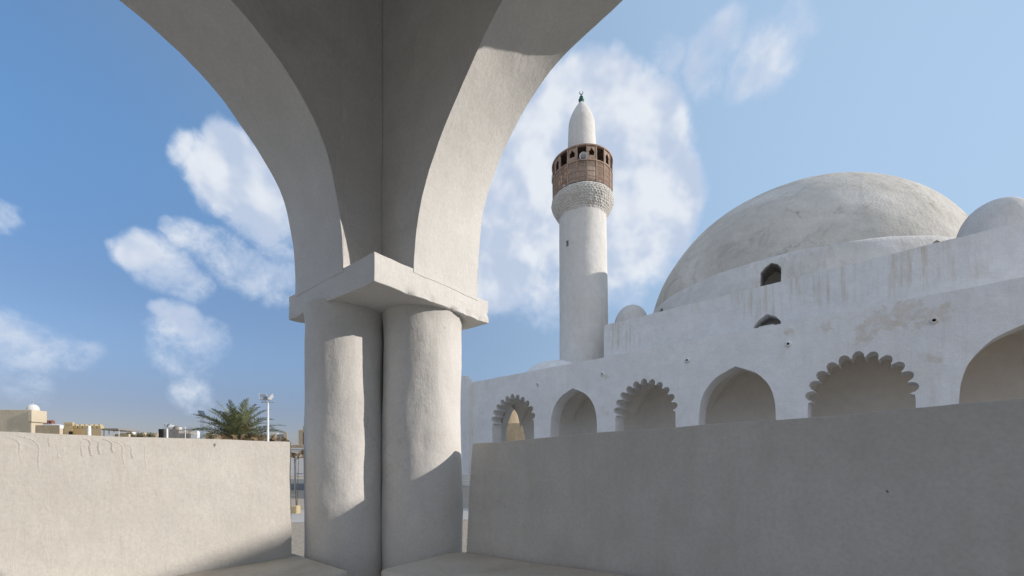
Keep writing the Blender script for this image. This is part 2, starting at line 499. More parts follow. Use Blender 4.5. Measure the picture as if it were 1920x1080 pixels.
curves = {
    'Ri': [(.0035, 1.37), (.0035, 1.42), (.03, 1.635), (.083, 1.845), (.17, 2.036), (.324, 2.259), (.56, 2.52), (.85, 2.768), (1.25, 2.98), (1.65, 3.09)],
    'Ro': [(.0035, 1.37), (.0035, 1.42), (.01, 1.77), (.051, 2.094), (.215, 2.44), (.395, 2.656), (.577, 2.80), (.862, 2.945), (1.25, 3.03), (1.65, 3.10)],
    'Li': [(.0035, 1.37), (.0035, 1.42), (.021, 1.704), (.085, 2.052), (.169, 2.264), (.314, 2.459), (.479, 2.600), (.714, 2.728), (1.15, 2.88), (1.65, 2.97)],
    'Lo': [(.0035, 1.37), (.0035, 1.42), (.022, 1.741), (.106, 2.14), (.265, 2.396), (.395, 2.535), (.583, 2.700), (.885, 2.843), (1.2, 2.92), (1.65, 2.98)]}


def arch_pts(key, n):
    h = spline([(w, z + Z, 0) for w, z in curves[key]], n)
    return [(p.x, p.y) for p in h] + [(SP - p.x, p.y) for p in reversed(h[:-1])]


def arch_wall(kind, d0, d1, ext, mapf, seed):
    n = 44; ci = arch_pts(kind + 'i', n); co = arch_pts(kind + 'o', n)
    pre = [(-ext * (1 - k / 8), CAP_T - .03) for k in range(8)]
    post = [(SP + ext * (k + 1) / 8, CAP_T - .03) for k in range(8)]
    ci = pre + ci + post; co = pre + co + post
    bm = bmesh.new(); K = 14; MM = 10
    def col(pts, depth):
        g_ = []
        for (w, z) in pts:
            g_.append([bm.verts.new(mapf(w, depth, z + (TOP - z) * k / K)) for k in range(K + 1)])
        return g_
    I = col(ci, d0); O = col(co, d1)
    for gq in (I, O):
        for a, b in zip(gq, gq[1:]):
            for k in range(K): bm.faces.new((a[k], b[k], b[k + 1], a[k + 1]))
    def bridge(row0, row1, pts0, pts1, flat=None):
        prev = row0
        for m in range(1, MM + 1):
            if m == MM: cur = row1
            else:
                f = m / MM
                cur = [bm.verts.new(p.co.lerp(q.co, f)) for p, q in zip(row0, row1)]
            for i in range(len(cur) - 1): bm.faces.new((prev[i], prev[i + 1], cur[i + 1], cur[i]))
            prev = cur
    bridge([c[0] for c in I], [c[0] for c in O], ci, co)
    bridge([c[K] for c in I], [c[K] for c in O], ci, co)
    bridge(I[0], O[0], None, None); bridge(I[-1], O[-1], None, None)
    bmesh.ops.remove_doubles(bm, verts=bm.verts, dist=.0004)
    rough(bm, .010, 1.8, 1, fine=.003)
    return finish('arch_wall', bm, 'vault', pav, smooth=45, bevel=.007)


def soften(o):
    return o


maps = [('R', .33, 1.01, lambda w, d, z: (d, -w, z), 1.05),
        ('L', .386, 1.12, lambda w, d, z: (-w, d, z), .326),
        ('R', .33, 1.01, lambda w, d, z: (-SP - d, -w, z), 1.05),
        ('L', .386, 1.12, lambda w, d, z: (-w, -SP - d, z), .326)]
for q, (kd, a, b, mf, ext) in enumerate(maps):
    o = arch_wall(kd, a, b, ext, mf, q + 1)
    # the soffits are lighter than the inner spandrels: two materials on one wall
    me = o.data; me.materials.append(M['capital'])
    for p in me.polygons:
        nrm = p.normal; ax = 0 if kd == 'R' else 1
        inner = abs(nrm[ax]) > .85
        if inner:
            c = p.center[ax]; c = c if q < 2 else -SP - c
            inner = c < (a + b) / 2
        if not inner: p.material_index = 1

# impost blocks, one per corner
for q, (sx, sy) in enumerate(((1, 1), (-1, 1), (1, -1), (-1, -1))):
    bm = bmesh.new()
    x0, x1, y0, y1 = 0, 1.15, 0, 1.25
    fx = (lambda v: v) if sx > 0 else (lambda v: -SP - v)
    fy = (lambda v: v) if sy > 0 else (lambda v: -SP - v)
    box(bm, fx(x0), fx(x1), fy(y0), fy(y1), CAP_B, CAP_T, 56, 60, 9)
    ex = sorted((fx(x0), fx(x1))); ey = sorted((fy(y0), fy(y1))); cen = Vector((sum(ex) / 2, sum(ey) / 2, (CAP_B + CAP_T) / 2))
    for v in bm.verts:
        de = sorted((min(abs(v.co.x - ex[0]), abs(v.co.x - ex[1])), min(abs(v.co.y - ey[0]), abs(v.co.y - ey[1])), abs(v.co.z - CAP_B)))[1]
        if de < .045 and v.co.z < CAP_T - .05:
            c_ = max(0, noise.noise(v.co * 9 + Vector((q, 0, 0))) + .5 * noise.noise(v.co * 23) - .05)
            v.co += (cen - v.co).normalized() * (.05 * c_ * (1 - de / .045))
    rough(bm, .010, 1.8, 1, fine=.003)
    finish('impost_block', bm, 'capital', pav, smooth=40, bevel=.005, seg=2)


def column(x, y, r, seed):
    bm = bmesh.new(); zs = [.5 + (CAP_B + .03 - .5) * k / 70 for k in range(71)]
    prof = []
    for z in zs:
        t = (z - .5) / (CAP_B - .5)
        rr = r * (1.05 - .05 * t)
        e = CAP_B - z
        if e < .12: rr += .014 * (1 - max(0, e) / .12) ** 2
        prof.append((rr, z))
    def fn(t, z, r_):
        p = Vector((math.cos(t) * 1.0, math.sin(t) * 1.0, z * 1.15 + seed * 7.3))
        return 0.013 * noise.noise(p * 1.3) + .005 * noise.noise(p * 3.7) + .002 * noise.noise(p * 11)
    lathe(bm, prof, 72, x, y, fn, cap0=True, cap1=True)
    return finish('column', bm, 'column', pav, smooth=60)


COLS = [(.26, .806, .304), (.712, .365, .320), (.88, .96, .27)]
for q, (x, y, r) in enumerate(COLS): column(x, y, r, q)
for (sx, sy) in ((-1, 1), (1, -1), (-1, -1)):
    for q, (x, y, r) in enumerate(COLS):
        column(x if sx > 0 else -SP - x, y if sy > 0 else -SP - y, r, 3 + q + sx)

# parapets between the columns
def wall_strip(name, pts, mat, seed, n=60, nz=16, amp=.010, fine=.0035, bevel=.02):
    """pts(u) -> (inner bottom, inner top, outer top, outer bottom) corner points"""
    bm = bmesh.new(); rings = []
    for i in range(n + 1):
        a, b, c, d = [Vector(p) for p in pts(i / n)]
        ring = [a.lerp(b, k / nz) for k in range(nz)] + [b.lerp(c, k / 4) for k in range(4)] + [c.lerp(d, k / nz) for k in range(nz)] + [d.lerp(a, k / 4) for k in range(4)]
        rings.append([bm.verts.new(p) for p in ring])
    m = len(rings[0])
    for A, B in zip(rings, rings[1:]):
        for i in range(m): bm.faces.new((A[i], A[(i + 1) % m], B[(i + 1) % m], B[i]))
    bm.faces.new(rings[0]); bm.faces.new(rings[-1])
    rough(bm, amp, 1.9, seed, fine=fine)
    return bm


def drips(bm, mapf, items, r=.006, seed=0, amp=.01):
    off = Vector((seed * 13.7, seed * 5.1, seed * 3.3))
    for (u, z0, ln, bend) in items:
        pts = []
        if bend:
            for k in range(7):
                t = k / 6 * PI / 2; pts.append((u - bend * (1 - math.sin(t)), z0 - .01 - abs(bend) * .9 * (1 - math.cos(t))))
        else: pts.append((u, z0))
        zs = pts[-1][1]
        for k in range(1, 6): pts.append((u + .003 * math.sin(k), zs - ln * k / 5))
        P = [Vector(mapf(a, b)) for a, b in pts]
        P = [p + Vector(noise.noise_vector(p * 1.9 + off)) * amp for p in P]
        for i in range(len(P) - 1):
            tube(bm, P[i], P[i + 1], r * (.7 + .5 * i / len(P)), r * (.7 + .5 * (i + 1) / len(P)), 6)


def rp(u):
    w = .07 + (SP - .12) * u
    dz = .031 * w
    j = .006 * noise.noise(Vector((w * 3, 1, 0)))
    return ((.77, -w, .5), (.862, -w, Z + .143 + dz + j), (1.06, -w, Z + .15 + dz + j), (1.10, -w, .5))
bm = wall_strip('parapet', rp, None, 21)
def rmap(w, z):
    s = .77 + (.862 - .77) * (z - .5) / (Z + .143 - .5)
    return (s + .0055, -w, z)
drips(bm, rmap, [(.13, Z + .10, .28, 0), (.16, Z + .06, .20, 0), (.185, Z + .10, .30, 0), (.23, Z + .02, .18, 0), (.27, Z + .10, .12, 0), (.31, Z + .11, .2, 0),
                 (.86, Z + .14, .05, 0), (1.05, Z + .14, .07, 0), (1.1, Z + .14, .05, 0), (1.4, Z + .16, .08, 0)], .009, 21, .010)
finish('parapet', bm, 'parapet', pav, smooth=50, bevel=.012)


def lp(u):
    s = .15 + (SP - .22) * u
    j = .004 * noise.noise(Vector((s * 3, 7, 0)))
    return ((-s, .848, .5), (-s, .872, Z + .150 + j), (-s, 1.08, Z + .150 + j), (-s, 1.10, .5))
bm = wall_strip('parapet', lp, None, 22, amp=.008)
def lmap(s, z):
    return (-s, .876, z)
drips(bm, lmap, [(1.50, Z + .135, .09, -.05), (1.435, Z + .14, .19, -.07), (1.40, Z + .13, .05, 0), (1.37, Z + .12, .10, 0), (1.335, Z + .14, .09, -.03),
                 (1.28, Z + .12, .09, 0), (1.245, Z + .14, .07, -.03), (1.21, Z + .13, .06, -.02), (1.155, Z + .14, .04, -.04),
                 (1.11, Z + .13, .09, -.05), (1.07, Z + .11, .05, -.03), (1.035, Z + .10, .20, 0), (1.01, Z + .12, .14, -.015)], .008, 22, .008)
finish('parapet', bm, 'parapet', pav, smooth=50, bevel=.012)


# benches in front of the parapets
def rb(u):
    w = -.005 + (SP + .3) * u
    dz = .03 * w
    f = .035 * noise.noise(Vector((w * 2.2, 3, 4)))
    e = .05 * max(0, 1 - w / .12) ** 2
    return ((.765, -w, .52), (.775, -w, Z - .722 + dz), (.005 + f + e, -w, Z - .728 + dz), (.035 + f + e, -w, .52))
bm = wall_strip('bench', rb, None, 31, nz=8, amp=.010, fine=.004)
finish('bench', bm, 'bench', pav, smooth=50, bevel=.022, seg=3)


def lb(u):
    s = .085 + (SP + .2) * u
    f = .03 * noise.noise(Vector((s * 2.5, 13, 4)))
    e = .05 * max(0, 1 - (s - .085) / .12) ** 2
    return ((-s - .06 * u, .99, .52), (-s, .99, Z - .722), (-s, .10 + f + e, Z - .728), (-s, .13 + f + e, .52))
bm = wall_strip('bench', lb, None, 33, nz=8, amp=.010, fine=.004)
finish('bench', bm, 'bench', pav, smooth=50, bevel=.022, seg=3)

# plinth, roof slab, dome
bm = bmesh.new(); box(bm, -SP - 1.35, 1.35, -SP - 1.35, 1.35, 0, .53, 8, 8, 2); rough(bm, .008, 2, 5)
finish('plinth', bm, 'pavilion', pav, bevel=.02)
bm = bmesh.new(); box(bm, -SP - 1.25, 1.25, -SP - 1.3, 1.3, TOP + .004, TOP + .30, 12, 12, 2); rough(bm, .01, 1.5, 6)
finish('roof_slab', bm, 'vault', pav, bevel=.03)
bm = bmesh.new()
lathe(bm, [(2.5 * math.cos(R(k * 5)), TOP + .29 + 2.1 * math.sin(R(k * 5))) for k in range(0, 18)] + [(0, TOP + .29 + 2.1)], 64, -SP / 2, -SP / 2, cap0=True)
finish('dome', bm, 'capital', pav, smooth=60)

# ================================================================== MOSQUE
A0, P0M = -8.0, 20.9
mos = empty('mosque', mpos(A0, P0M, -EYE), ROT_M, 'large whitewashed mosque with a broad weathered dome above an arcade of plain and scalloped arches', 'mosque')


def ml(a, P, h):
    return (a - A0, P - P0M, h + EYE)


BASE = -.95                                                     # platform top, relative to the eye


def pointed(c, hw, spring, apex, n=16, base=BASE, skew=0.0):
    """opening from right jamb foot over the arch to left jamb foot"""
    z0 = 1.6
    half = [(p.x * hw, z0 + p.y * (apex - z0)) for p in spline([(1, 0, 0), (.99, .22, 0), (.955, .41, 0), (.83, .63, 0), (.55, .835, 0), (.25, .935, 0), (0, 1, 0)], 26)]
    half[-1] = (0, apex)
    right = [(c + hw * 1.05, base)] + [(c + x, y) for x, y in half]
    left = [(c - x, y) for x, y in reversed(half[:-1])] + [(c - hw * 1.03, base)]
    return right + left


def scalloped(c, hw, spring, apex, lobes=5, base=BASE):
    """multifoil opening: rounded lobes that radiate from a pointed-arch curve"""
    k = 40
    core = [Vector((p.x * hw, p.y * (apex - spring), 0)) for p in spline([(1, 0, 0), (.94, .28, 0), (.79, .57, 0), (.54, .80, 0), (.26, .925, 0), (0, 1.02, 0)], 40)]
    L = [0]
    for p, q in zip(core, core[1:]): L.append(L[-1] + (q - p).length)
    tot = L[-1]
    def at(s):
        s = max(0, min(tot, s)); j = 0
        while j < len(L) - 2 and L[j + 1] < s: j += 1
        return core[j].lerp(core[j + 1], (s - L[j]) / (L[j + 1] - L[j]))
    step = tot / (lobes + .5)
    pts = [(hw + .10, base), (hw + .12, spring - .25), (hw + .10, spring - .06), (hw - .02, spring - .02)]
    for i in range(lobes):
        s0 = i * step; s1 = (i + 1) * step
        a, b = at(s0), at(s1); mid = (a + b) / 2; tg = (b - a); w = tg.length / 2; tg.normalize()
        nr = Vector((tg.y, -tg.x, 0))
        r = w * .90
        for q in range(9):
            th = PI * q / 8
            p = mid - tg * (r * math.cos(th)) + nr * (r * math.sin(th) * 1.28 + .01)
            pts.append((p.x, p.y + spring))
        pts.append((b.x, b.y + spring))
    a = at(lobes * step)
    r = abs(a.x) * .95
    top = [(r * math.cos(PI * q / 10), a.y + spring + r * 1.35 * math.sin(PI * q / 10)) for q in range(11)]
    full = pts + top[:6] + [(-x, y) for x, y in reversed(top[:5])] + [(-x, y) for x, y in reversed(pts)]
    out = [(c + x, y) for x, y in full]
    clean = [out[0]]
    for p in out[1:]:
        if (p[0] - clean[-1][0]) ** 2 + (p[1] - clean[-1][1]) ** 2 > 1e-6: clean.append(p)
    return clean


ARCH = [('s', -19.40, 1.80, 2.70, 4.30), ('p', -14.48, 1.68, 2.2, 4.36), ('s', -9.98, 1.55, 2.55, 4.12), ('p', -5.60, 1.60, 2.2, 4.31),
        ('s', -1.28, 1.48, 2.45, 4.02), ('p', 3.00, 1.62, 2.3, 4.45), ('s', 7.3, 1.5, 2.45, 4.0)]
FT = 5.86                                                       # front wall top
AL, AR = -23.45, 9.6


def wall_top(a0, a1, h, amp, step, seed):
    n = int(abs(a1 - a0) / step); return [(a0 + (a1 - a0) * i / n, h + amp * noise.noise(Vector((i * step * .9, seed, 0)))) for i in range(n + 1)]


out = [(AL, BASE)] + wall_top(AL, AR, FT, .045, .35, 1) + [(AR, BASE)]
for kd, c, hw, spg, apx in reversed(ARCH):
    out += pointed(c, hw, spg, apx) if kd == 'p' else scalloped(c, hw, spg, apx)
bm = bmesh.new(); prism(bm, [out], lambda x, y, d: ml(x, d, y), 20.9, 21.85)
finish('arcade_wall', bm, 'arcade', mos, bevel=.025, seg=2)

# back wall of the portico with the opening at its far left end
out = [(-24.6, BASE), (-24.6, 5.3), (-14.42, 5.3), (-14.42, BASE)] + []
opening = [(-21.25, BASE), (-21.3, 1.6), (-21.45, 2.4), (-21.83, 3.25), (-22.3, 3.95), (-22.85, 4.45), (-23.3, 4.0), (-23.7, 3.3), (-23.95, 2.4), (-24.0, BASE)]
bm = bmesh.new(); prism(bm, [out + opening], lambda x, y, d: ml(x, d, y), 24.4, 25.1)
finish('portico_back_wall', bm, 'portico', mos, bevel=.02)
bm = bmesh.new(); box(bm, *[v for pr in zip(ml(-14.42, 24.4, BASE), ml(AR, 24.9, 5.3)) for v in pr])
finish('portico_back_wall', bm, 'portico', mos)

# vaults over the bays
bnd = [-24.6, -21.9 + 4.9 - .0, -12.25, -7.8, -3.45, .85, 5.15, 9.6]
bnd = [-21.8, -16.95, -12.25, -7.8, -3.45, .85, 5.15, 9.5]
def prof_v(x, lo, hi, spg, apx):
    c = (lo + hi) / 2; h = (hi - lo) / 2; t = min(1, abs(x - c) / h)
    return spg + (apx - spg) * (1 - t ** 1.75) ** .80
for q in range(len(bnd) - 1):
    bm = bmesh.new(); nx, ny = 40, 26; vs = []
    for i in range(nx + 1):
        row = []
        for j in range(ny + 1):
            a = bnd[q] + (bnd[q + 1] - bnd[q]) * (i / nx); P = 21.84 + (24.41 - 21.84) * j / ny
            z = max(prof_v(a, bnd[q], bnd[q + 1], 2.55, 4.75), prof_v(P, 21.84, 24.41, 2.55, 4.75))
            row.append(bm.verts.new(ml(a, P, z)))
        vs.append(row)
    for i in range(nx):
        for j in range(ny): bm.faces.new((vs[i][j], vs[i + 1][j], vs[i + 1][j + 1], vs[i][j + 1]))
    o = finish('portico_vault', bm, 'portico', mos, smooth=25)
bm = bmesh.new(); box(bm, *[v for pr in zip(ml(-24.0, 21.85, 4.80), ml(AR, 24.39, 5.45)) for v in pr])
finish('portico_roof', bm, 'arcade', mos)
# left end wall of the portico, with a side arch
bm = bmesh.new()
out = [(21.86, BASE), (21.86, 4.8), (24.39, 4.8), (24.39, BASE)]
bm2 = [(24.0, BASE), (24.0, 2.0), (23.8, 3.0), (23.1, 3.9), (22.4, 3.0), (22.2, 2.0), (22.2, BASE)]
prism(bm, [out + bm2], lambda x, y, d: ml(d, x, y), -24.6, -24.02)
finish('portico_end_wall', bm, 'arcade', mos)

# corner buttress with stepped merlons
bm = bmesh.new()
box(bm, *[v for pr in zip(ml(-24.75, 20.45, -1.7), ml(-23.44, 21.86, 5.95)) for v in pr], nx=3, ny=3, nz=12)
rough(bm, .02, .9, 3)
mb = [(-24.7, -24.35, 6.2), (-24.3, -23.8, 6.38), (-23.78, -23.5, 6.12)]
for a_, b_, h_ in mb:
    box(bm, *[v for pr in zip(ml(a_, 20.5, 5.94), ml(b_, 20.95, h_)) for v in pr])
finish('buttress', bm, 'arcade', mos, bevel=.03)

# platform and steps
bm = bmesh.new()
box(bm, *[v for pr in zip(ml(-24.8, 20.2, -1.7), ml(AR, 44, BASE)) for v in pr])
finish('platform', bm, 'limestone', mos, bevel=.03)
for k in range(3):
    bm = bmesh.new(); box(bm, *[v for pr in zip(ml(-24.8, 20.2 - .45 * (k + 1), -1.7), ml(AR, 20.2 - .45 * k - .002, BASE - .19 * (k + 1))) for v in pr])
    finish('step', bm, 'limestone', mos, bevel=.02)

# rain spouts
for a in (-17.14, -12.44, -7.73, -3.55, .78, 5.4):
    bm = bmesh.new()
    c = ml(a, 20.9, 4.93)
    n = 18; rr = [(.055, .02), (.055, -.09), (.085, -.09), (.10, -.03), (.13, .01)]
    rings = []
    for (r_, y_) in [(.055, -.02), (.055, -.10), (.085, -.10), (.10, -.04), (.15, .012)]:
        rings.append([bm.verts.new((c[0] + r_ * math.cos(2 * PI * i / n), c[1] + y_, c[2] + r_ * math.sin(2 * PI * i / n))) for i in range(n)])
    for A, B in zip(rings, rings[1:]):
        for i in range(n): bm.faces.new((A[i], A[(i + 1) % n], B[(i + 1) % n], B[i]))
    sp = finish('rain_spout', bm, 'arcade', mos, smooth=50)
    bm = bmesh.new(); bm.faces.new([bm.verts.new((c[0] + .056 * math.cos(2 * PI * i / n), c[1] - .03, c[2] + .056 * math.sin(2 * PI * i / n))) for i in range(n)])
    finish('spout_mouth', bm, 'dark', sp)

# the hall behind the arcade: front wall with window, body, roof line
HT = 8.92
def window_loop(c, hw, z0, zs, za):
    return [(c - hw, z0), (c - hw, zs), (c - hw * .62, zs + (za - zs) * .55), (c, za), (c + hw * .62, zs + (za - zs) * .62), (c + hw, zs), (c + hw, z0)]
HL, HR = -14.42, 3.95
hw_loop = window_loop(-5.06, .60, 6.1, 6.95, 7.45)
out = [(HL, 5.0)] + wall_top(HL, HR, HT, .05, .35, 5) + [(HR, 5.0)]
bm = bmesh.new(); prism(bm, [out, hw_loop], lambda x, y, d: ml(x, d, y), 24.38, 25.15)
# lower edge is hidden behind the arcade; the wall carries the stains of the roof water
finish('hall_wall', bm, 'hall', mos, bevel=.04, seg=2)
bm = bmesh.new(); box(bm, *[v for pr in zip(ml(HL + .01, 25.6, BASE), ml(HR - .01, 43.6, HT - .25)) for v in pr], nx=8, ny=8, nz=4)
finish('hall_body', bm, 'hall', mos)
bm = bmesh.new(); box(bm, *[v for pr in zip(ml(HL + .01, 25.16, HT - .45), ml(HR - .01, 25.595, HT - .255)) for v in pr])
box(bm, *[v for pr in zip(ml(HL + .01, 25.16, BASE), ml(HL + .4, 25.595, HT - .46)) for v in pr])
finish('roof_edge', bm, 'hall', mos)
bm = bmesh.new(); box(bm, *[v for pr in zip(ml(-5.50, 24.60, 5.8), ml(-4.80, 25.3, 6.965)) for v in pr])
wb = finish('window_block', bm, 'white', mos, bevel=.03)

# main dome and its base ring
CA, CP = -5.62, 34.25
c = ml(CA, CP, 0)
ZB, DR, DH = 8.755, 9.36, 8.83
prof = []
for k in range(0, 61):
    tt = math.sin(k / 60 * PI / 2) if k < 60 else 1.0
    r = DR * max(0, 1 - tt ** 1.828) ** (1 / 2.346)
    prof.append((r, ZB + DH * tt + EYE))
prof[-1] = (0, ZB + DH + EYE)
def dfn(t, z, r):
    p = Vector((math.cos(t) * 3, math.sin(t) * 3, z * .35)); return .10 * noise.noise(p * .55) + .035 * noise.noise(p * 2.1)
bm = bmesh.new(); lathe(bm, [(DR, ZB - .6 + EYE)] + prof, 160, c[0], c[1], dfn, cap0=True)
dome = finish('main_dome', bm, 'dome', mos, smooth=60)
RR, RT = 9.74, 10.5
bm = bmesh.new()
def rfn(t, z, r):
    p = Vector((math.cos(t) * 3, math.sin(t) * 3, 5)); return .05 * noise.noise(p * .7) + .02 * noise.noise(p * 3)
rprof = [(8.2, ZB - .62 + EYE), (RR + .02, ZB - .62 + EYE), (RR - .05, ZB + .5 + EYE), (RR - .34, RT - .22 + EYE), (RR - .40, RT - .06 + EYE), (RR - .50, RT + .03 + EYE), (RR - .85, RT + .25 + EYE), (8.2, RT + .3 + EYE)]
rings = []
n = 160
for (r_, z_) in rprof:
    rings.append([bm.verts.new((c[0] + (r_ + rfn(2 * PI * i / n, z_, r_)) * math.cos(2 * PI * i / n), c[1] + (r_ + rfn(2 * PI * i / n, z_, r_)) * math.sin(2 * PI * i / n), z_ + .03 * noise.noise(Vector((i * .3, z_, 0))))) for i in range(n)])
for k in range(len(rings)):
    A, B = rings[k], rings[(k + 1) % len(rings)]
    for i in range(n): bm.faces.new((A[i], A[(i + 1) % n], B[(i + 1) % n], B[i]))
ring = finish('dome_base_ring', bm, 'ring', mos, smooth=35)
# arched windows round the ring
def ring_cutter(theta, hw, z0, zs, za, r0=8.0, r1=10.3):
    bm = bmesh.new()
    lp_ = window_loop(0, hw, z0, zs, za)
    u = Vector((math.cos(theta), math.sin(theta), 0)); v = Vector((-math.sin(theta), math.cos(theta), 0)); cc = Vector((c[0], c[1], 0))
    prism(bm, [lp_], lambda x, y, d: cc + u * d + v * x + Vector((0, 0, y + EYE)), r0, r1)
    return finish('cutter', bm, 'dark', mos)
WANG = [-PI / 2 - .02 + .0]
def ring_theta(px, py_mid=None):
    u = (px - 960) / 790.0
    # intersect view ray with the ring (plan)
    C = DA * CA + DN * CP; d = Vector((u, 1, 0)); d.normalize()
    b = d.dot(C); q = C.length_squared - RR ** 2; t = b - math.sqrt(max(0, b * b - q)); p = d * t - C
    return math.atan2(p.dot(DN), p.dot(DA)), t * d.y
ths = []
th0, Yw = ring_theta(1444)
zt = (865 - 488) / 790 * Yw
ths.append((th0, .40 * 1.15, 8.1, zt - .42, zt))
th1, Y1 = ring_theta(1770); zt1 = (865 - 443) / 790 * Y1; ths.append((th1, .40, 8.1, zt1 - .40, zt1))
th2, Y2 = ring_theta(1233); zt2 = (865 - 577) / 790 * Y2; ths.append((th2, .40, 8.1, zt2 - .40, zt2))
cut = [ring_cutter(*t) for t in ths]
boolean_cut(ring, cut); boolean_cut(dome, cut)
kill(cut)
# corner domes of the hall and the low portico dome
for (a, P, r, base, top) in ((-13.45, 26.3, 1.13, 8.5, 10.5), (2.80, 26.35, 1.22, 8.5, 10.74), (-13.4, 42, 1.13, 8.5, 10.5), (2.7, 42, 1.13, 8.5, 10.5)):
    bm = bmesh.new(); cc_ = ml(a, P, 0); hh = top - base - .55
    prof = [(r * 1.02, base + EYE), (r, base + .55 + EYE)] + [(r * math.cos(R(k * 6)) ** .92, base + .55 + EYE + hh * math.sin(R(k * 6))) for k in range(1, 15)] + [(0, top + EYE)]
    lathe(bm, prof, 48, cc_[0], cc_[1], lambda t, z, q_: .02 * noise.noise(Vector((math.cos(t) * 2, math.sin(t) * 2, z))), cap0=True)
    finish('corner_dome', bm, 'ring', mos, smooth=60)
bm = bmesh.new(); cc_ = ml(-17.6, 23.3, 0)
lathe(bm, [(2.25 * math.cos(R(k * 6)), 5.40 + EYE + 1.50 * math.sin(R(k * 6))) for k in range(0, 15)] + [(0, 6.90 + EYE)], 48, cc_[0], cc_[1], cap0=True)
finish('portico_dome', bm, 'arcade', mos, smooth=60)

# ================================================================== MINARET
mp = Vector((5.37, 31.2, 0))
mnr = empty('minaret', mp, ROT_M, 'tall round whitewashed minaret with a brown wooden balcony below its bullet shaped top', 'minaret')
mnr.rotation_euler = (Matrix.Rotation(R(-.6), 3, 'Y') @ Matrix.Rotation(ROT_M, 3, 'Z')).to_euler()      # the old tower leans a little
mnr.location.x += .06
E = EYE
def mfn(t, z, r):
    return .02 * noise.noise(Vector((math.cos(t) * 2, math.sin(t) * 2, z * .5)))
bm = bmesh.new()
lathe(bm, [(1.86 - .14 * (k / 30), 0 + (17.95 + E) * k / 30) for k in range(31)], 64, 0, 0, mfn, cap0=True, cap1=True)
shaft = finish('shaft', bm, 'minaret', mnr, smooth=60)
# small window in the shaft
vd = Vector((-mp.x, -mp.y, 0)).normalized()
def shaft_dir(dx):       # direction on the shaft that shows dx metres right of its axis
    r_ = 1.77; rt = Vector((-vd.y, vd.x, 0)); t = dx / r_
    w = vd * math.sqrt(1 - t * t) + rt * (t)
    rot = Matrix.Rotation(-ROT_M, 3, 'Z'); return rot @ w
rt_sign = 1
w = shaft_dir(-1.12 * rt_sign); tq = Vector((-w.y, w.x, 0))
bm = bmesh.new(); zc = 15.55 + E
cs = []
for d_ in (1.2, 2.1):
    cs.append([bm.verts.new(w * d_ + tq * x_ + Vector((0, 0, zc + z_))) for x_, z_ in ((-.12, -.22), (.12, -.22), (.12, .22), (-.12, .22))])
bm.faces.new(cs[0]); bm.faces.new(cs[1])
for i in range(4): bm.faces.new((cs[0][i], cs[0][(i + 1) % 4], cs[1][(i + 1) % 4], cs[1][i]))
ct = finish('cutter', bm, 'dark', mnr); boolean_cut(shaft, [ct]); kill([ct])
bm = bmesh.new()
for a_, b_ in ((1.38, 1.40),):
    bm.faces.new([bm.verts.new(w * a_ + tq * x_ + Vector((0, 0, zc + z_))) for x_, z_ in ((-.12, -.22), (.12, -.22), (.12, .22), (-.12, .22))])
finish('shaft_window', bm, 'dark', shaft)
# corbel of small niches
bm = bmesh.new()
NN, NZ = 448, 60
def cor_r(u):
    # u 0 bottom .. 1 top
    pts = [(0, 1.72), (.12, 1.80), (.35, 2.02), (.6, 2.22), (.8, 2.29), (.93, 2.25), (1, 2.17)]
    for (a, b), (c_, d_) in zip(pts, pts[1:]):
        if u <= c_: return b + (d_ - b) * (u - a) / (c_ - a)
    return 2.17
rows = []
for k in range(NZ + 1):
    u = k / NZ; z = 17.80 + E + 1.52 * u; ring_ = []
    for i in range(NN):
        t = 2 * PI * i / NN; r_ = cor_r(u)
        row = int(u * 12 * .9); nf = 56
        ph = (i / NN * nf + (.5 if row % 2 else 0)) % 1.0; fr = (u * 12 * .9) % 1.0
        dpt = 0
        if .04 < u < .90:
            x_ = abs(ph - .5) * 2
            dpt = .038 * max(0, 1 - x_ ** 3) * max(0, min(1, (1.0 - x_ * .4 - fr) * 3)) * min(1, fr * 5)
        dpt += .03 * noise.noise(Vector((math.cos(t) * 9, math.sin(t) * 9, z * 4)))
        ring_.append(bm.verts.new(((r_ - dpt) * math.cos(t), (r_ - dpt) * math.sin(t), z)))
    rows.append(ring_)
for A, B in zip(rows, rows[1:]):
    for i in range(NN): bm.faces.new((A[i], A[(i + 1) % NN], B[(i + 1) % NN], B[i]))
bm.faces.new(rows[0]); bm.faces.new(rows[-1])
finish('corbel', bm, 'corbel', mnr, smooth=35)
# wooden balcony
BR, Z0b, Z1b, Z2b = 2.17, 19.33 + E, 20.80 + E, 21.80 + E
NP = 20
def cyl(t, r, z): return (r * math.cos(t), r * math.sin(t), z)
def arc_box(bm, t0, t1, r0, r1, z0, z1, n=3):
    A = []
    for i in range(n + 1):
        t = t0 + (t1 - t0) * i / n
        A.append([bm.verts.new(cyl(t, r0, z0)), bm.verts.new(cyl(t, r1, z0)), bm.verts.new(cyl(t, r1, z1)), bm.verts.new(cyl(t, r0, z1))])
    for a, b in zip(A, A[1:]):
        for i in range(4): bm.faces.new((a[i], a[(i + 1) % 4], b[(i + 1) % 4], b[i]))
    bm.faces.new(A[0]); bm.faces.new(A[-1])
balc = tag(finish('balcony', (lambda b_: (arc_box(b_, 0, 2 * PI - .001, 1.0, BR + .02, Z0b - .06, Z0b + .03, 60), b_)[1])(bmesh.new()), 'darkwood', mnr))
bm = bmesh.new(); arc_box(bm, 0, 2 * PI - .001, BR - .10, BR + .06, Z2b - .02, Z2b + .07, 80); arc_box(bm, 0, 2 * PI - .001, BR - .05, BR + .035, Z1b - .04, Z1b + .04, 80)
finish('balcony_rail', bm, 'wood', balc)
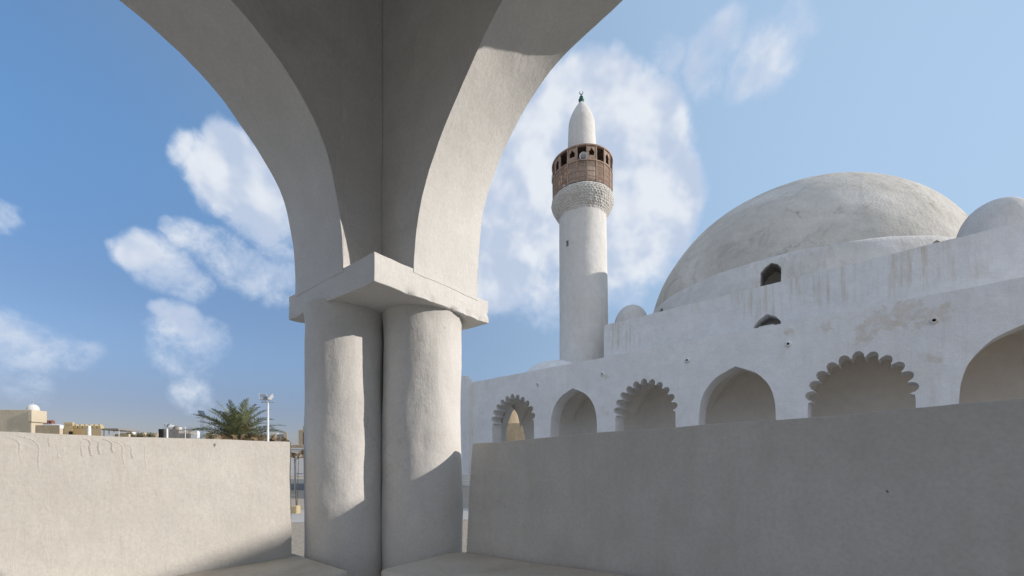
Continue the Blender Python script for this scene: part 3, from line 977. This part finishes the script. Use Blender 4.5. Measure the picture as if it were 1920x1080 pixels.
T0 = math.atan2((Matrix.Rotation(-ROT_M, 3, 'Z') @ vd).y, (Matrix.Rotation(-ROT_M, 3, 'Z') @ vd).x)
dt = 2 * PI / NP
for k in range(NP):
    t = T0 + (k + .5) * dt
    bm = bmesh.new(); arc_box(bm, t - .018, t + .018, BR - .06, BR + .03, Z0b, Z2b, 1); finish('post', bm, 'wood', balc)
bm = bmesh.new()
for q in range(1, 4):
    zq = Z0b + (Z1b - Z0b) * q / 4; arc_box(bm, 0, 2 * PI - .001, BR - .035, BR + .012, zq - .02, zq + .02, 80)
nsl = NP * 9
for k in range(nsl):
    t = T0 + (k + .5) * 2 * PI / nsl
    wv = .30 + .16 * noise.noise(Vector((k * .37, 0, 0)))
    arc_box(bm, t - PI / nsl * wv * 2, t + PI / nsl * wv * 2, BR - .03, BR - .005, Z0b, Z1b, 1)
finish('lattice', bm, 'wood', balc)
# roof of the balcony: boards seen from below
bm = bmesh.new(); arc_box(bm, 0, 2 * PI - .001, .95, BR - .02, Z2b - .01, Z2b + .05, 60)
for k in range(NP): arc_box(bm, T0 + (k + .5) * dt - .012, T0 + (k + .5) * dt + .012, 1.0, BR - .1, Z2b - .09, Z2b - .012, 1)
finish('balcony_roof', bm, 'darkwood', balc)
# panels with ogee cut-outs in every second bay
for k in range(0, NP):
    if k % 2 == 0: continue
    tc_ = T0 + k * dt; hwid = dt / 2 - .018; H = Z2b - Z1b - .06; z0 = Z1b + .04
    zc_ = z0 + H * .42
    outl = [(-1, 0), (1, 0), (1, 1), (-1, 1)]
    hole = [(-.62, .30), (-.62, .50), (-.74, .54), (-.55, .60), (-.30, .70), (-.12, .78), (0, .92), (.12, .78), (.30, .70), (.55, .60), (.74, .54), (.62, .50), (.62, .30)]
    if k in (3, 15, 17): hole = [(x_, y_ if y_ > .4 else .08) for x_, y_ in hole]
    bm = bmesh.new(); prism(bm, [outl, hole], lambda x_, y_, d_: cyl(tc_ + x_ * hwid, d_, z0 + y_ * H), BR - .03, BR + .005)
    finish('ogee_panel', bm, 'wood', balc)
# inner drum inside the balcony and bullet-shaped top
prof = [(1.10, 19.4 + E), (1.07, 22.0 + E), (1.04, 23.2 + E), (.94, 24.95 + E), (.88, 25.22 + E), (.74, 25.6 + E), (.54, 25.98 + E), (.33, 26.3 + E), (.17, 26.52 + E), (0, 26.62 + E)]
bm = bmesh.new(); lathe(bm, prof, 56, 0, 0, mfn, cap0=True)
finish('turret', bm, 'minaret', mnr, smooth=40)
bm = bmesh.new(); pf = [(.0, 26.50), (.13, 26.55), (.13, 26.62), (.20, 26.68), (.21, 26.78), (.13, 26.86), (.10, 26.90), (.14, 26.96), (.10, 27.03), (.035, 27.06), (.03, 27.19), (0, 27.19)]
lathe(bm, [(r_, z_ + E) for r_, z_ in pf], 20, 0, 0)
fin_o = finish('finial', bm, 'green', mnr, smooth=50)
# crescent: faces the arcade
bm = bmesh.new(); n = 22; ring_ = []
rotc = Matrix.Rotation(-ROT_M, 3, 'Z')
xr = rotc @ Vector((1, 0, 0))
prev = None
for i in range(n + 1):
    th = R(90 + 35) + (2 * PI - R(70)) * i / n; th2 = th
    thick_ = .010 + .024 * math.sin(PI * i / n)
    p = xr * (.13 * math.cos(th)) + Vector((0, 0, 27.31 + E + .13 * math.sin(th)))
    if prev is not None: tube(bm, prev[0], p, prev[1], thick_, 6)
    prev = (p, thick_)
finish('crescent', bm, 'green', fin_o, smooth=60)
# loudspeakers held by the balcony
def horn(name, t, r0, z, ln, rad, label):
    d = Matrix.Rotation(ROT_M, 3, 'Z') @ Vector((math.cos(t), math.sin(t), 0))
    e = empty(name, mp + Vector((-.19, 0, z)) + d * r0, math.atan2(d.y, d.x), label, 'loudspeaker', 'loudspeakers on the minaret balcony')
    bm = bmesh.new(); n = 28; rings = []
    for (x_, r_) in ((-ln, .07), (-ln * .8, .10), (-ln * .4, .16), (-.08, rad * .8), (0, rad), (.02, rad * 1.02), (.0, rad * .94), (-.08, rad * .72), (-ln * .45, .12), (-ln * .55, .02)):
        rings.append([bm.verts.new((x_, r_ * math.cos(2 * PI * i / n), r_ * math.sin(2 * PI * i / n))) for i in range(n)])
    for A, B in zip(rings, rings[1:]):
        for i in range(n): bm.faces.new((A[i], A[(i + 1) % n], B[(i + 1) % n], B[i]))
    bm.faces.new(rings[0]); bm.faces.new(rings[-1])
    finish('horn', bm, 'white', e, smooth=50)
    bm = bmesh.new(); lathe(bm, [(0, -.1), (.11, -.08), (.13, 0), (.11, .07), (0, .09)], 16); bmesh.ops.rotate(bm, verts=bm.verts, matrix=Matrix.Rotation(PI / 2, 3, 'Y')); bmesh.ops.translate(bm, verts=bm.verts, vec=(-.12, 0, 0))
    finish('driver_cone', bm, 'greywall', e, smooth=60)
    bm = bmesh.new(); tube(bm, (-ln, 0, 0), (-ln - .12, 0, 0), .10, .10, 16); finish('driver_case', bm, 'greywall', e, smooth=50)
    return e
horn('horn_loudspeaker', T0 + .05, BR + .10, 20.98 + E, .5, .28, 'round cream horn loudspeaker at the front of the brown minaret balcony')
horn('horn_loudspeaker', T0 - 1.45, BR + .04, 20.95 + E, .6, .26, 'white horn loudspeaker poking out of the left side of the minaret balcony')


# ================================================================== FAR THINGS
def at(px, py, Y):
    return Vector(((px - 960) / 790.0 * Y, Y, (865 - py) / 790.0 * Y + EYE))


def block(name, px0, px1, ytop, Y, depth, mat, label, cat, group=None, rot=0.0, bottom=0.0, parapet=0.0, windows=(), roofmat=None):
    a = at(px0, ytop, Y); b = at(px1, ytop, Y); wd = b.x - a.x; H = a.z - bottom
    e = empty(name, (a.x, Y, bottom), rot, label, cat, group)
    bm = bmesh.new(); box(bm, 0, wd, 0, depth, 0, H, max(2, int(wd / 2)), 2, 2)
    for v in bm.verts: v.co.x += v.co.y * ((px1 - 960) / 790.0)
    rough(bm, .03, .4, px0)
    wl = finish('wall', bm, mat, e, bevel=.05)
    if parapet:
        bm = bmesh.new(); box(bm, -.06, wd + .06, -.06, .22, H - .02, H + parapet); finish('roof_parapet', bm, mat, e, bevel=.03)
    for (u, v, w_, h_) in windows:
        bm = bmesh.new(); box(bm, u * wd, u * wd + w_, -.02, .05, v, v + h_); f = finish('window', bm, 'dark', e)
        bm = bmesh.new(); x0_, x1_ = u * wd, u * wd + w_
        box(bm, x0_ - .08, x1_ + .08, -.06, .0, v - .1, v - .002); finish('sill', bm, mat, f)
    return e, wd, H


# cream building, far left, with its small dome
e, wd, H = block('cream_building', -60, 57, 768, 44, 14, 'cream', 'cream flat walled building with a small white dome on its right corner', 'building', rot=0)
bm = bmesh.new(); box(bm, wd + .01, wd + .42, -.25, 1.2, H - 1.3, H - .05); finish('corner_pier', bm, 'cream', e, bevel=.04)
bm = bmesh.new(); box(bm, wd + .01, wd + .25, -.12, 1.0, 0, H - 1.31); finish('corner_pier', bm, 'cream', e, bevel=.04)
bm = bmesh.new(); cx_ = wd - .35
lathe(bm, [(.50, H - .02), (.50, H + .03)] + [(.50 * math.cos(R(k * 8)) ** .8, H + .03 + .60 * math.sin(R(k * 8))) for k in range(1, 11)] + [(0, H + .64)], 24, cx_, .55, cap0=True)
dm = finish('small_dome', bm, 'white', e, smooth=60)
bm = bmesh.new(); tube(bm, (cx_, .55, H + .6), (cx_, .55, H + 1.05), .025, .02, 6); tube(bm, (cx_ - .1, .55, H + .95), (cx_ + .1, .55, H + .95), .02, .02, 6)
finish('dome_finial', bm, 'grey_metal', dm)
# low wall along the town
block('boundary_wall', 66, 112, 797, 42, .5, 'mud', 'tan boundary wall running on from the right side of the cream domed building', 'wall')
# water tanks
tk = []
for k, px in enumerate((79, 86, 92.5, 98.5)):
    p = at(px, 797, 90)
    e = empty('water_tank', (p.x, 90, 8.4), 0, ['rust topped round water tank on the roof nearest the cream domed building', 'rust topped round water tank second in the rooftop row from the cream domed building',
        'rust topped round water tank third in the rooftop row from the cream domed building', 'rust topped round water tank at the right end of the rooftop row'][k], 'water tank', 'water tanks on a roof')
    bm = bmesh.new(); lathe(bm, [(.36, 1.35), (.36, 1.9), (.30, 2.0), (.1, 2.1), (0, 2.12)], 14, 0, 0, cap0=True)
    finish('tank_body', bm, 'tank', e, smooth=40)
    for sx in (-.25, .25):
        bm = bmesh.new(); tube(bm, (sx, -.2, 0), (sx, -.2, 1.36), .04, .04, 5); finish('leg', bm, 'white_metal', e)
block('flat_roof_house', 70, 104, 798.5, 90.6, 10, 'mud', 'low tan house under the row of rust topped water tanks', 'house', windows=((.2, 6.2, .9, 1.0), (.6, 6.2, .9, 1.0)))
# small white dome on its own drum
p = at(109, 797, 70)
e = empty('domed_shrine', (p.x, 70, 0), 0, 'small white domed roof just right of the water tanks', 'shrine')
bm = bmesh.new(); box(bm, -1.3, 1.3, -1.3, 1.3, 0, 7.1); finish('wall', bm, 'cream', e)
bm = bmesh.new(); lathe(bm, [(1.2 * math.cos(R(k * 9)), 7.1 + .75 * math.sin(R(k * 9))) for k in range(0, 10)] + [(0, 7.86)], 20, 0, 0, cap0=True); finish('small_dome', bm, 'white', e, smooth=60)
# crenellated ochre wall
def crenel(px0, px1, ytop, Y, mat, label, nm=9, mer=.5, group=None):
    e, wd, H = block('crenellated_wall', px0, px1, ytop, Y, .7, mat, label, 'wall', group)
    bm = bmesh.new()
    for k in range(nm):
        c_ = wd * (k + .5) / nm; w_ = wd / nm * .34
        box(bm, c_ - w_, c_ + w_, 0, .5, H - .02, H + mer * .6); box(bm, c_ - w_ * .5, c_ + w_ * .5, .02, .48, H + mer * .6 - .01, H + mer)
    finish('merlons', bm, mat, e)
    return e
crenel(118, 190, 803, 60, 'ochre', 'yellow ochre crenellated wall beneath the dark roof line on the left skyline', 8, .55)
block('long_shed', 112, 185, 799.5, 75, 8, 'greywall', 'long low shed with dark flat roof above the yellow crenellated wall', 'shed', parapet=.2)
block('gate_tower', 121, 136, 796.5, 59, 3, 'ochre', 'square ochre gate tower at the left end of the yellow crenellated wall', 'tower', parapet=.35, windows=((.55, 5.0, .5, .9),))
def round_post(px, y0, Y, r, mat, label, name='bollard_post', cat='post', group=None):
    p = at(px, y0, Y); e = bmesh.new(); lathe(e, [(r, 0), (r * .95, p.z - .1), (r * .6, p.z), (0, p.z + .02)], 14, 0, 0, cap0=True)
    o = finish(name, e, mat, smooth=40); o.location = (p.x, Y, 0); tag(o, label, cat, group); return o
round_post(167.5, 798.5, 48, .16, 'white_metal', 'thick short white post in front of the yellow crenellated wall', 'white_post')
# canopy
p0, p1 = at(194, 805, 62), at(224, 805, 62)
e = empty('roof_canopy', (p0.x, 62, 0), 0, 'flat grey canopy on thin posts right of the yellow crenellated wall', 'canopy')
wd = p1.x - p0.x; zt_ = p0.z
bm = bmesh.new(); box(bm, -.1, wd + .1, -.3, 3, zt_ - .12, zt_ + .12); finish('roof', bm, 'greywall', e)
for k in range(4):
    bm = bmesh.new(); tube(bm, (wd * (k + .1) / 3.2, 0, 0), (wd * (k + .1) / 3.2, 0, zt_ - .12), .06, .06, 6); finish('post', bm, 'grey_metal', e)
bm = bmesh.new(); box(bm, 0, wd, 1.5, 1.8, 0, zt_ - .6); finish('rear_wall', bm, 'cream', e)
# distant roofs
rr_ = random.Random(4)
def roof_kit(e, wd, H, seed):
    q = random.Random(seed)
    for k in range(2):
        x = wd * q.uniform(.15, .85); h_ = q.uniform(.8, 1.9)
        bm = bmesh.new(); tube(bm, (x, .6, H), (x, .6, H + h_), .035, .025, 5)
        for j in range(3): tube(bm, (x - .28 + .06 * j, .6, H + h_ - .12 - .16 * j), (x + .28 - .06 * j, .6, H + h_ - .12 - .16 * j), .018, .018, 4)
        finish('aerial', bm, 'grey_metal', e)
    x = wd * q.uniform(.2, .7); bm = bmesh.new(); box(bm, x, x + .9, .8, 1.8, H - .01, H + q.uniform(.5, .9)); finish('roof_hut', bm, q.choice(['cream', 'white', 'mud']), e)
names = ['low tan roof', 'low brown roof', 'pale low roof', 'dark low roof']
pos_words = ['right of the flat grey canopy', 'midway between canopy and grey block', 'left of the dark grey block house', 'right of the dark grey block house', 'between the two white lamp poles', 'left of the palm crown',
             'behind the palm crown', 'right of the palm beside the floodlight pole']
for k, (a_, b_, yt) in enumerate(((226, 247, 814), (248, 272, 815.5), (272, 292, 817), (345, 358, 814), (383, 402, 817), (402, 440, 816), (440, 505, 818), (508, 517, 815))):
    e, wd, H = block('distant_house', a_, b_, yt, 105 + 6 * k, 8, ['mud', 'cream', 'ochre', 'white', 'mud', 'cream', 'mud', 'cream'][k], '%s on far house %s' % (['tan flat top', 'pale cream top', 'ochre low top', 'white low top', 'brown flat top', 'cream flat top', 'dull tan top', 'light cream top'][k], pos_words[k]), 'house', 'far houses on the skyline',
          parapet=.35, windows=((.2, 5.2, 1, 1),))
    roof_kit(e, wd, H, k)
for k, (px, w_) in enumerate(((243, 7), (263, 5), (282, 6), (395, 6))):
    p = at(px, 815, 95); bm = bmesh.new()
    for q in range(260):
        c_ = Vector((rr_.gauss(0, 1), rr_.gauss(0, .8), rr_.gauss(0, .9))) * (.35 * w_ / 5)
        d1_ = Vector((rr_.uniform(-1, 1), rr_.uniform(-1, 1), rr_.uniform(-1, 1))).normalized() * .16; d2_ = d1_.orthogonal().normalized() * .09
        bm.faces.new([bm.verts.new(c_ + d1_), bm.verts.new(c_ + d2_), bm.verts.new(c_ - d1_), bm.verts.new(c_ - d2_)])
    e = empty('shade_tree', (p.x, 95, 0), 0, 'small dark treetop %s' % ['just right of the grey canopy', 'second right of the grey canopy', 'just left of the grey block house', 'right of the thin lamp pole'][k], 'tree', 'treetops on the skyline')
    o = finish('crown', bm, 'bush', e); o.location = (0, 0, p.z - .3)
    bm = bmesh.new(); tube(bm, (0, 0, 0), (0, 0, p.z - .4), .12, .06, 7); finish('trunk', bm, 'bark', e)
# grey block house with tank and dish
e, wd, H = block('grey_block_house', 298, 358, 812.5, 80, 9, 'greywall', 'unpainted grey block house with white tanks on its roof', 'house', parapet=.0, windows=((.15, 5.0, .8, .9),))
bm = bmesh.new(); box(bm, -.1, wd * .62, 0, 4, H + .004, H + .75); finish('upper_storey', bm, 'greywall', e)
bm = bmesh.new(); box(bm, .05, .9, -.15, .6, H - 1.2, H + .82); finish('stair_tower', bm, 'dark', e)
for (u, w_, h_) in ((.22, .5, .9), (.38, .6, .8), (.46, .35, .55)):
    bm = bmesh.new(); lathe(bm, [(w_, H + .75), (w_, H + .75 + h_ * .8), (w_ * .5, H + .75 + h_), (0, H + .75 + h_)], 14, wd * u, 1.5, cap0=True); finish('roof_tank', bm, 'white' if u != .38 else 'greywall', e, smooth=40)
round_post(347.5, 800, 78, .05, 'white_metal', 'thin white mast behind the grey block house', 'mast', 'mast')
round_post(371, 808.5, 40, .16, 'white_metal', 'short thick white post left of the slim lamp pole', 'white_post')


# floodlight poles
def floodlight(name, px, ytop, Y, heads, label, r=.07, sc=1.0, yaw=0.0):
    p = at(px, ytop, Y)
    e = empty(name, (p.x, Y, 0), yaw, label, 'floodlight', 'white floodlight poles')
    bm = bmesh.new(); lathe(bm, [(r * 1.5, 0), (r * 1.5, .4), (r * 1.1, .45), (r * .8, p.z)], 12, 0, 0, cap0=True, cap1=True); finish('pole', bm, 'white_metal', e, smooth=40)
    bm = bmesh.new(); tube(bm, (-.45 * sc, 0, p.z), (.45 * sc, 0, p.z), .035 * sc, .035 * sc, 8); finish('crossbar', bm, 'grey_metal', e)
    for q, (dx, ang) in enumerate(heads):
        m = Matrix.Translation((dx * sc, -.05, p.z + .30 * sc)) @ Matrix.Rotation(R(ang), 4, 'Z') @ Matrix.Rotation(R(-35), 4, 'X')
        bm = bmesh.new(); vs = box(bm, -.24 * sc, .24 * sc, -.10 * sc, .12 * sc, -.26 * sc, .26 * sc)
        for v in vs:
            if v.co.y > 0: v.co.x *= .6; v.co.z *= .6
        bmesh.ops.transform(bm, matrix=m, verts=bm.verts)
        hd = finish('lamp_head', bm, 'grey_metal', e, bevel=.01)
        bm = bmesh.new(); box(bm, -.20 * sc, .20 * sc, -.115 * sc, -.102 * sc, -.22 * sc, .22 * sc); bmesh.ops.transform(bm, matrix=m, verts=bm.verts); finish('lamp_glass', bm, 'glass', hd)
    return e
floodlight('floodlight_pole', 502.5, 754, 20.2, ((-.30, 40), (.20, -50)), 'tall white floodlight pole with two lamp heads rising at the right of the palm', .052, .72)
floodlight('floodlight_pole', 378.5, 783, 34, ((-.02, 60),), 'slim white floodlight pole left of the palm crown', .15, 1.0)
floodlight('floodlight_pole', 313.5, 803, 50, ((-.05, 90), (.3, -30)), 'white floodlight pole standing before the grey block house', .12, 1.0)


# palm and dry fronds
def frond(bm, base, az, el, L, droop, nl=34, leaf=.42, rs=None, wd=.022):
    rs = rs or random
    d = Vector((math.cos(az), math.sin(az), 0)); pts = []; p = Vector(base); e = el; seg = L / 12
    for k in range(13):
        pts.append(p.copy()); p = p + (d * math.cos(e) + Vector((0, 0, math.sin(e)))) * seg; e -= droop / 12 * (1 + k * .12)
    for i in range(12): tube(bm, pts[i], pts[i + 1], .018 * (1 - i / 14), .018 * (1 - (i + 1) / 14), 4, caps=False)
    side = Vector((-d.y, d.x, 0))
    for k in range(nl):
        t = .12 + .88 * k / nl; x = t * 12; i = min(11, int(x)); q = pts[i].lerp(pts[i + 1], x - i); tg = (pts[i + 1] - pts[i]).normalized(); up = side.cross(tg).normalized()
        if up.z < 0: up = -up
        ll = leaf * (math.sin(PI * min(1, t * .9 + .12)) * .75 + .25) * rs.uniform(.8, 1.1)
        for sgn in (-1, 1):
            dr = (tg * rs.uniform(.55, .95) + side * sgn * rs.uniform(.6, 1.0) + up * rs.uniform(-.05, .55)).normalized()
            tip = q + dr * ll + Vector((0, 0, -.05 * ll)); w_ = dr.cross(up).normalized() * wd; m_ = q + dr * ll * .4
            bm.faces.new([bm.verts.new(q - w_ * .4), bm.verts.new(m_ - w_), bm.verts.new(tip), bm.verts.new(m_ + w_), bm.verts.new(q + w_ * .4)])


pr = random.Random(11)
PY = 23.0
pb = at(447, 838, PY)
palm = empty('date_palm', (pb.x, PY, 0), 0, 'date palm with spreading green fronds rising behind the left parapet', 'palm tree')
bm = bmesh.new()
lathe(bm, [(.34 - .06 * k / 20 + (.03 if k % 2 else 0), pb.z * k / 20) for k in range(21)] + [(.30, pb.z + .25), (.1, pb.z + .45)], 14, 0, 0, cap0=True, cap1=True)
finish('trunk', bm, 'bark', palm)
bm = bmesh.new()
for k in range(50):
    az = k * 2.39996; u = k / 49
    el = R(88 - 62 * u ** 1.25 + pr.uniform(-9, 9)); L = pr.uniform(2.25, 2.7) * (.93 + .12 * u)
    frond(bm, (.12 * math.cos(az), .12 * math.sin(az), pb.z + .25), az, el, L, pr.uniform(.25, .75) + .3 * u, 44, .50, pr, .016)
finish('crown', bm, 'leaf', palm)
bm = bmesh.new()
for k in range(46):
    az = k * 2.39996 + 1; el = R(pr.uniform(-25, 62)); frond(bm, (.15 * math.cos(az), .15 * math.sin(az), pb.z + .1), az, el, pr.uniform(1.0, 2.4), pr.uniform(.6, 1.5), 26, .38, pr, .012)
finish('dry_fronds', bm, 'deadleaf', palm)


def dry_bush(name, px, py, Y, rad, n, label, L=.5):
    p = at(px, py, Y); e = empty(name, (p.x, Y, 0), 0, label, 'bush')
    rs = random.Random(px); bm = bmesh.new()
    for k in range(n):
        az = rs.uniform(0, 2 * PI); b_ = Vector((rs.uniform(-rad, rad), rs.uniform(-.3, .3), p.z - .2))
        frond(bm, b_, az, R(rs.uniform(5, 80)), L * rs.uniform(.7, 1.3), rs.uniform(.4, 1.2), 12, .16, rs, .016)
    finish('branches', bm, 'deadleaf', e)
    bm = bmesh.new()
    for k in range(2): tube(bm, (rad * (k - .5) * .1, 0, 0), (rad * (k - .5) * .8, 0, p.z - .15), .014, .008, 6)
    finish('stems', bm, 'bark', e)
dry_bush('dry_bush', 480, 824, 21, 1.6, 80, 'brown dry shrub growing along the parapet beneath the palm')
dry_bush('dry_shrub', 556, 848, 15, .20, 13, 'withered brown shrub showing in the gap left of the left column', .45)

# right of the palm: houses
e, wd, H = block('small_house', 519, 533, 814, 60, 6, 'greywall', 'small grey rooftop hut right of the floodlight pole', 'house')
block('red_roof_house', 533, 539, 810, 64, 5, 'cream', 'narrow tan house end standing right of the small grey hut', 'house')
# structures in the gap left of the columns
e, wd, H = block('mud_tower', 560, 600, 806, 55, 5, 'mud', 'tan mud tower with a dark slot window in the gap left of the columns', 'tower', windows=((.22, 3.9, .35, 1.6),))
bm = bmesh.new(); box(bm, wd * .2, wd, -.01, 3, H - .01, H + .5); finish('upper_storey', bm, 'mud', e)
block('mud_wall', 545, 600, 834, 50, .6, 'mud', 'long tan mud wall behind the white wall in the gap left of the columns', 'wall')
e, wd, H = block('white_garden_wall', 470, 615, 842, 46, .4, 'white', 'white garden wall seen through the gap between left parapet and column', 'wall')
bm = bmesh.new(); box(bm, -.1, wd + .1, -.08, .48, H + .002, H + .12); finish('coping', bm, 'white', e)
p = at(553.5, 858, 24)
e = empty('signal_post', (p.x, 24, 0), 0, 'thin grey pipe post standing in the gap before the white garden wall', 'post')
bm = bmesh.new(); tube(bm, (0, 0, 0), (0, 0, p.z + .2), .05, .05, 8); finish('upright', bm, 'grey_metal', e)
bm = bmesh.new(); tube(bm, (-.02, 0, 1.0), (1.4, 0, 1.0), .03, .03, 6); finish('rail', bm, 'grey_metal', e)
p = at(553, 948, 13.5)
bm = bmesh.new(); box(bm, -.13, .13, -.13, .13, 0, p.z, 2, 2, 4)
for v in bm.verts: v.co.x *= 1 - .1 * v.co.z; v.co.y *= 1 - .1 * v.co.z
o = finish('stone_bollard', bm, 'ochre', bevel=.03); o.location = (p.x, 13.5, 0); tag(o, 'short square yellow stone bollard on the gravel beside the left parapet end', 'bollard')

# fort wall and tower seen through the far left arch of the arcade
tb = at(952, 800, 52)
e = empty('fort_tower', (tb.x, 54, 0), 0, 'round tan fort tower seen through the leftmost scalloped arch of the mosque', 'tower')
bm = bmesh.new(); lathe(bm, [(2.6, 0), (2.3, 5.2), (2.0, 8.0), (1.95, 9.4)], 40, 0, 0, lambda t, z, r: .04 * noise.noise(Vector((math.cos(t) * 2, math.sin(t) * 2, z))), cap0=True, cap1=True)
finish('tower_wall', bm, 'mud', e, smooth=50)
bm = bmesh.new()
for k in range(12):
    t = 2 * PI * k / 12; m = Matrix.Rotation(t, 4, 'Z') @ Matrix.Translation((1.85, 0, 9.6)); b0 = len(bm.verts)
    vs = box(bm, -.15, .15, -.2, .2, -.25, .25); bmesh.ops.transform(bm, matrix=m, verts=vs)
finish('merlons', bm, 'mud', e)
block('fort_wall', 925, 1010, 793, 50, 1.0, 'mud', 'tan fort wall seen low through the leftmost scalloped arch of the mosque', 'wall')

# palace wall beyond the right edge of the view: its shadow falls along the foot of the left parapet
e = empty('courtyard_wall', (14.0, -14.0, 0), 0, 'high plain cream courtyard wall beyond the right side of the view', 'wall')
bm = bmesh.new(); box(bm, 0, .8, 0, 18.2, 0, 7.31, 2, 12, 4); rough(bm, .02, .6, 2); finish('wall', bm, 'cream', e, bevel=.04)
bm = bmesh.new(); box(bm, -.05, .85, -.05, 18.25, 7.30, 7.36); finish('coping', bm, 'cream', e, bevel=.03)
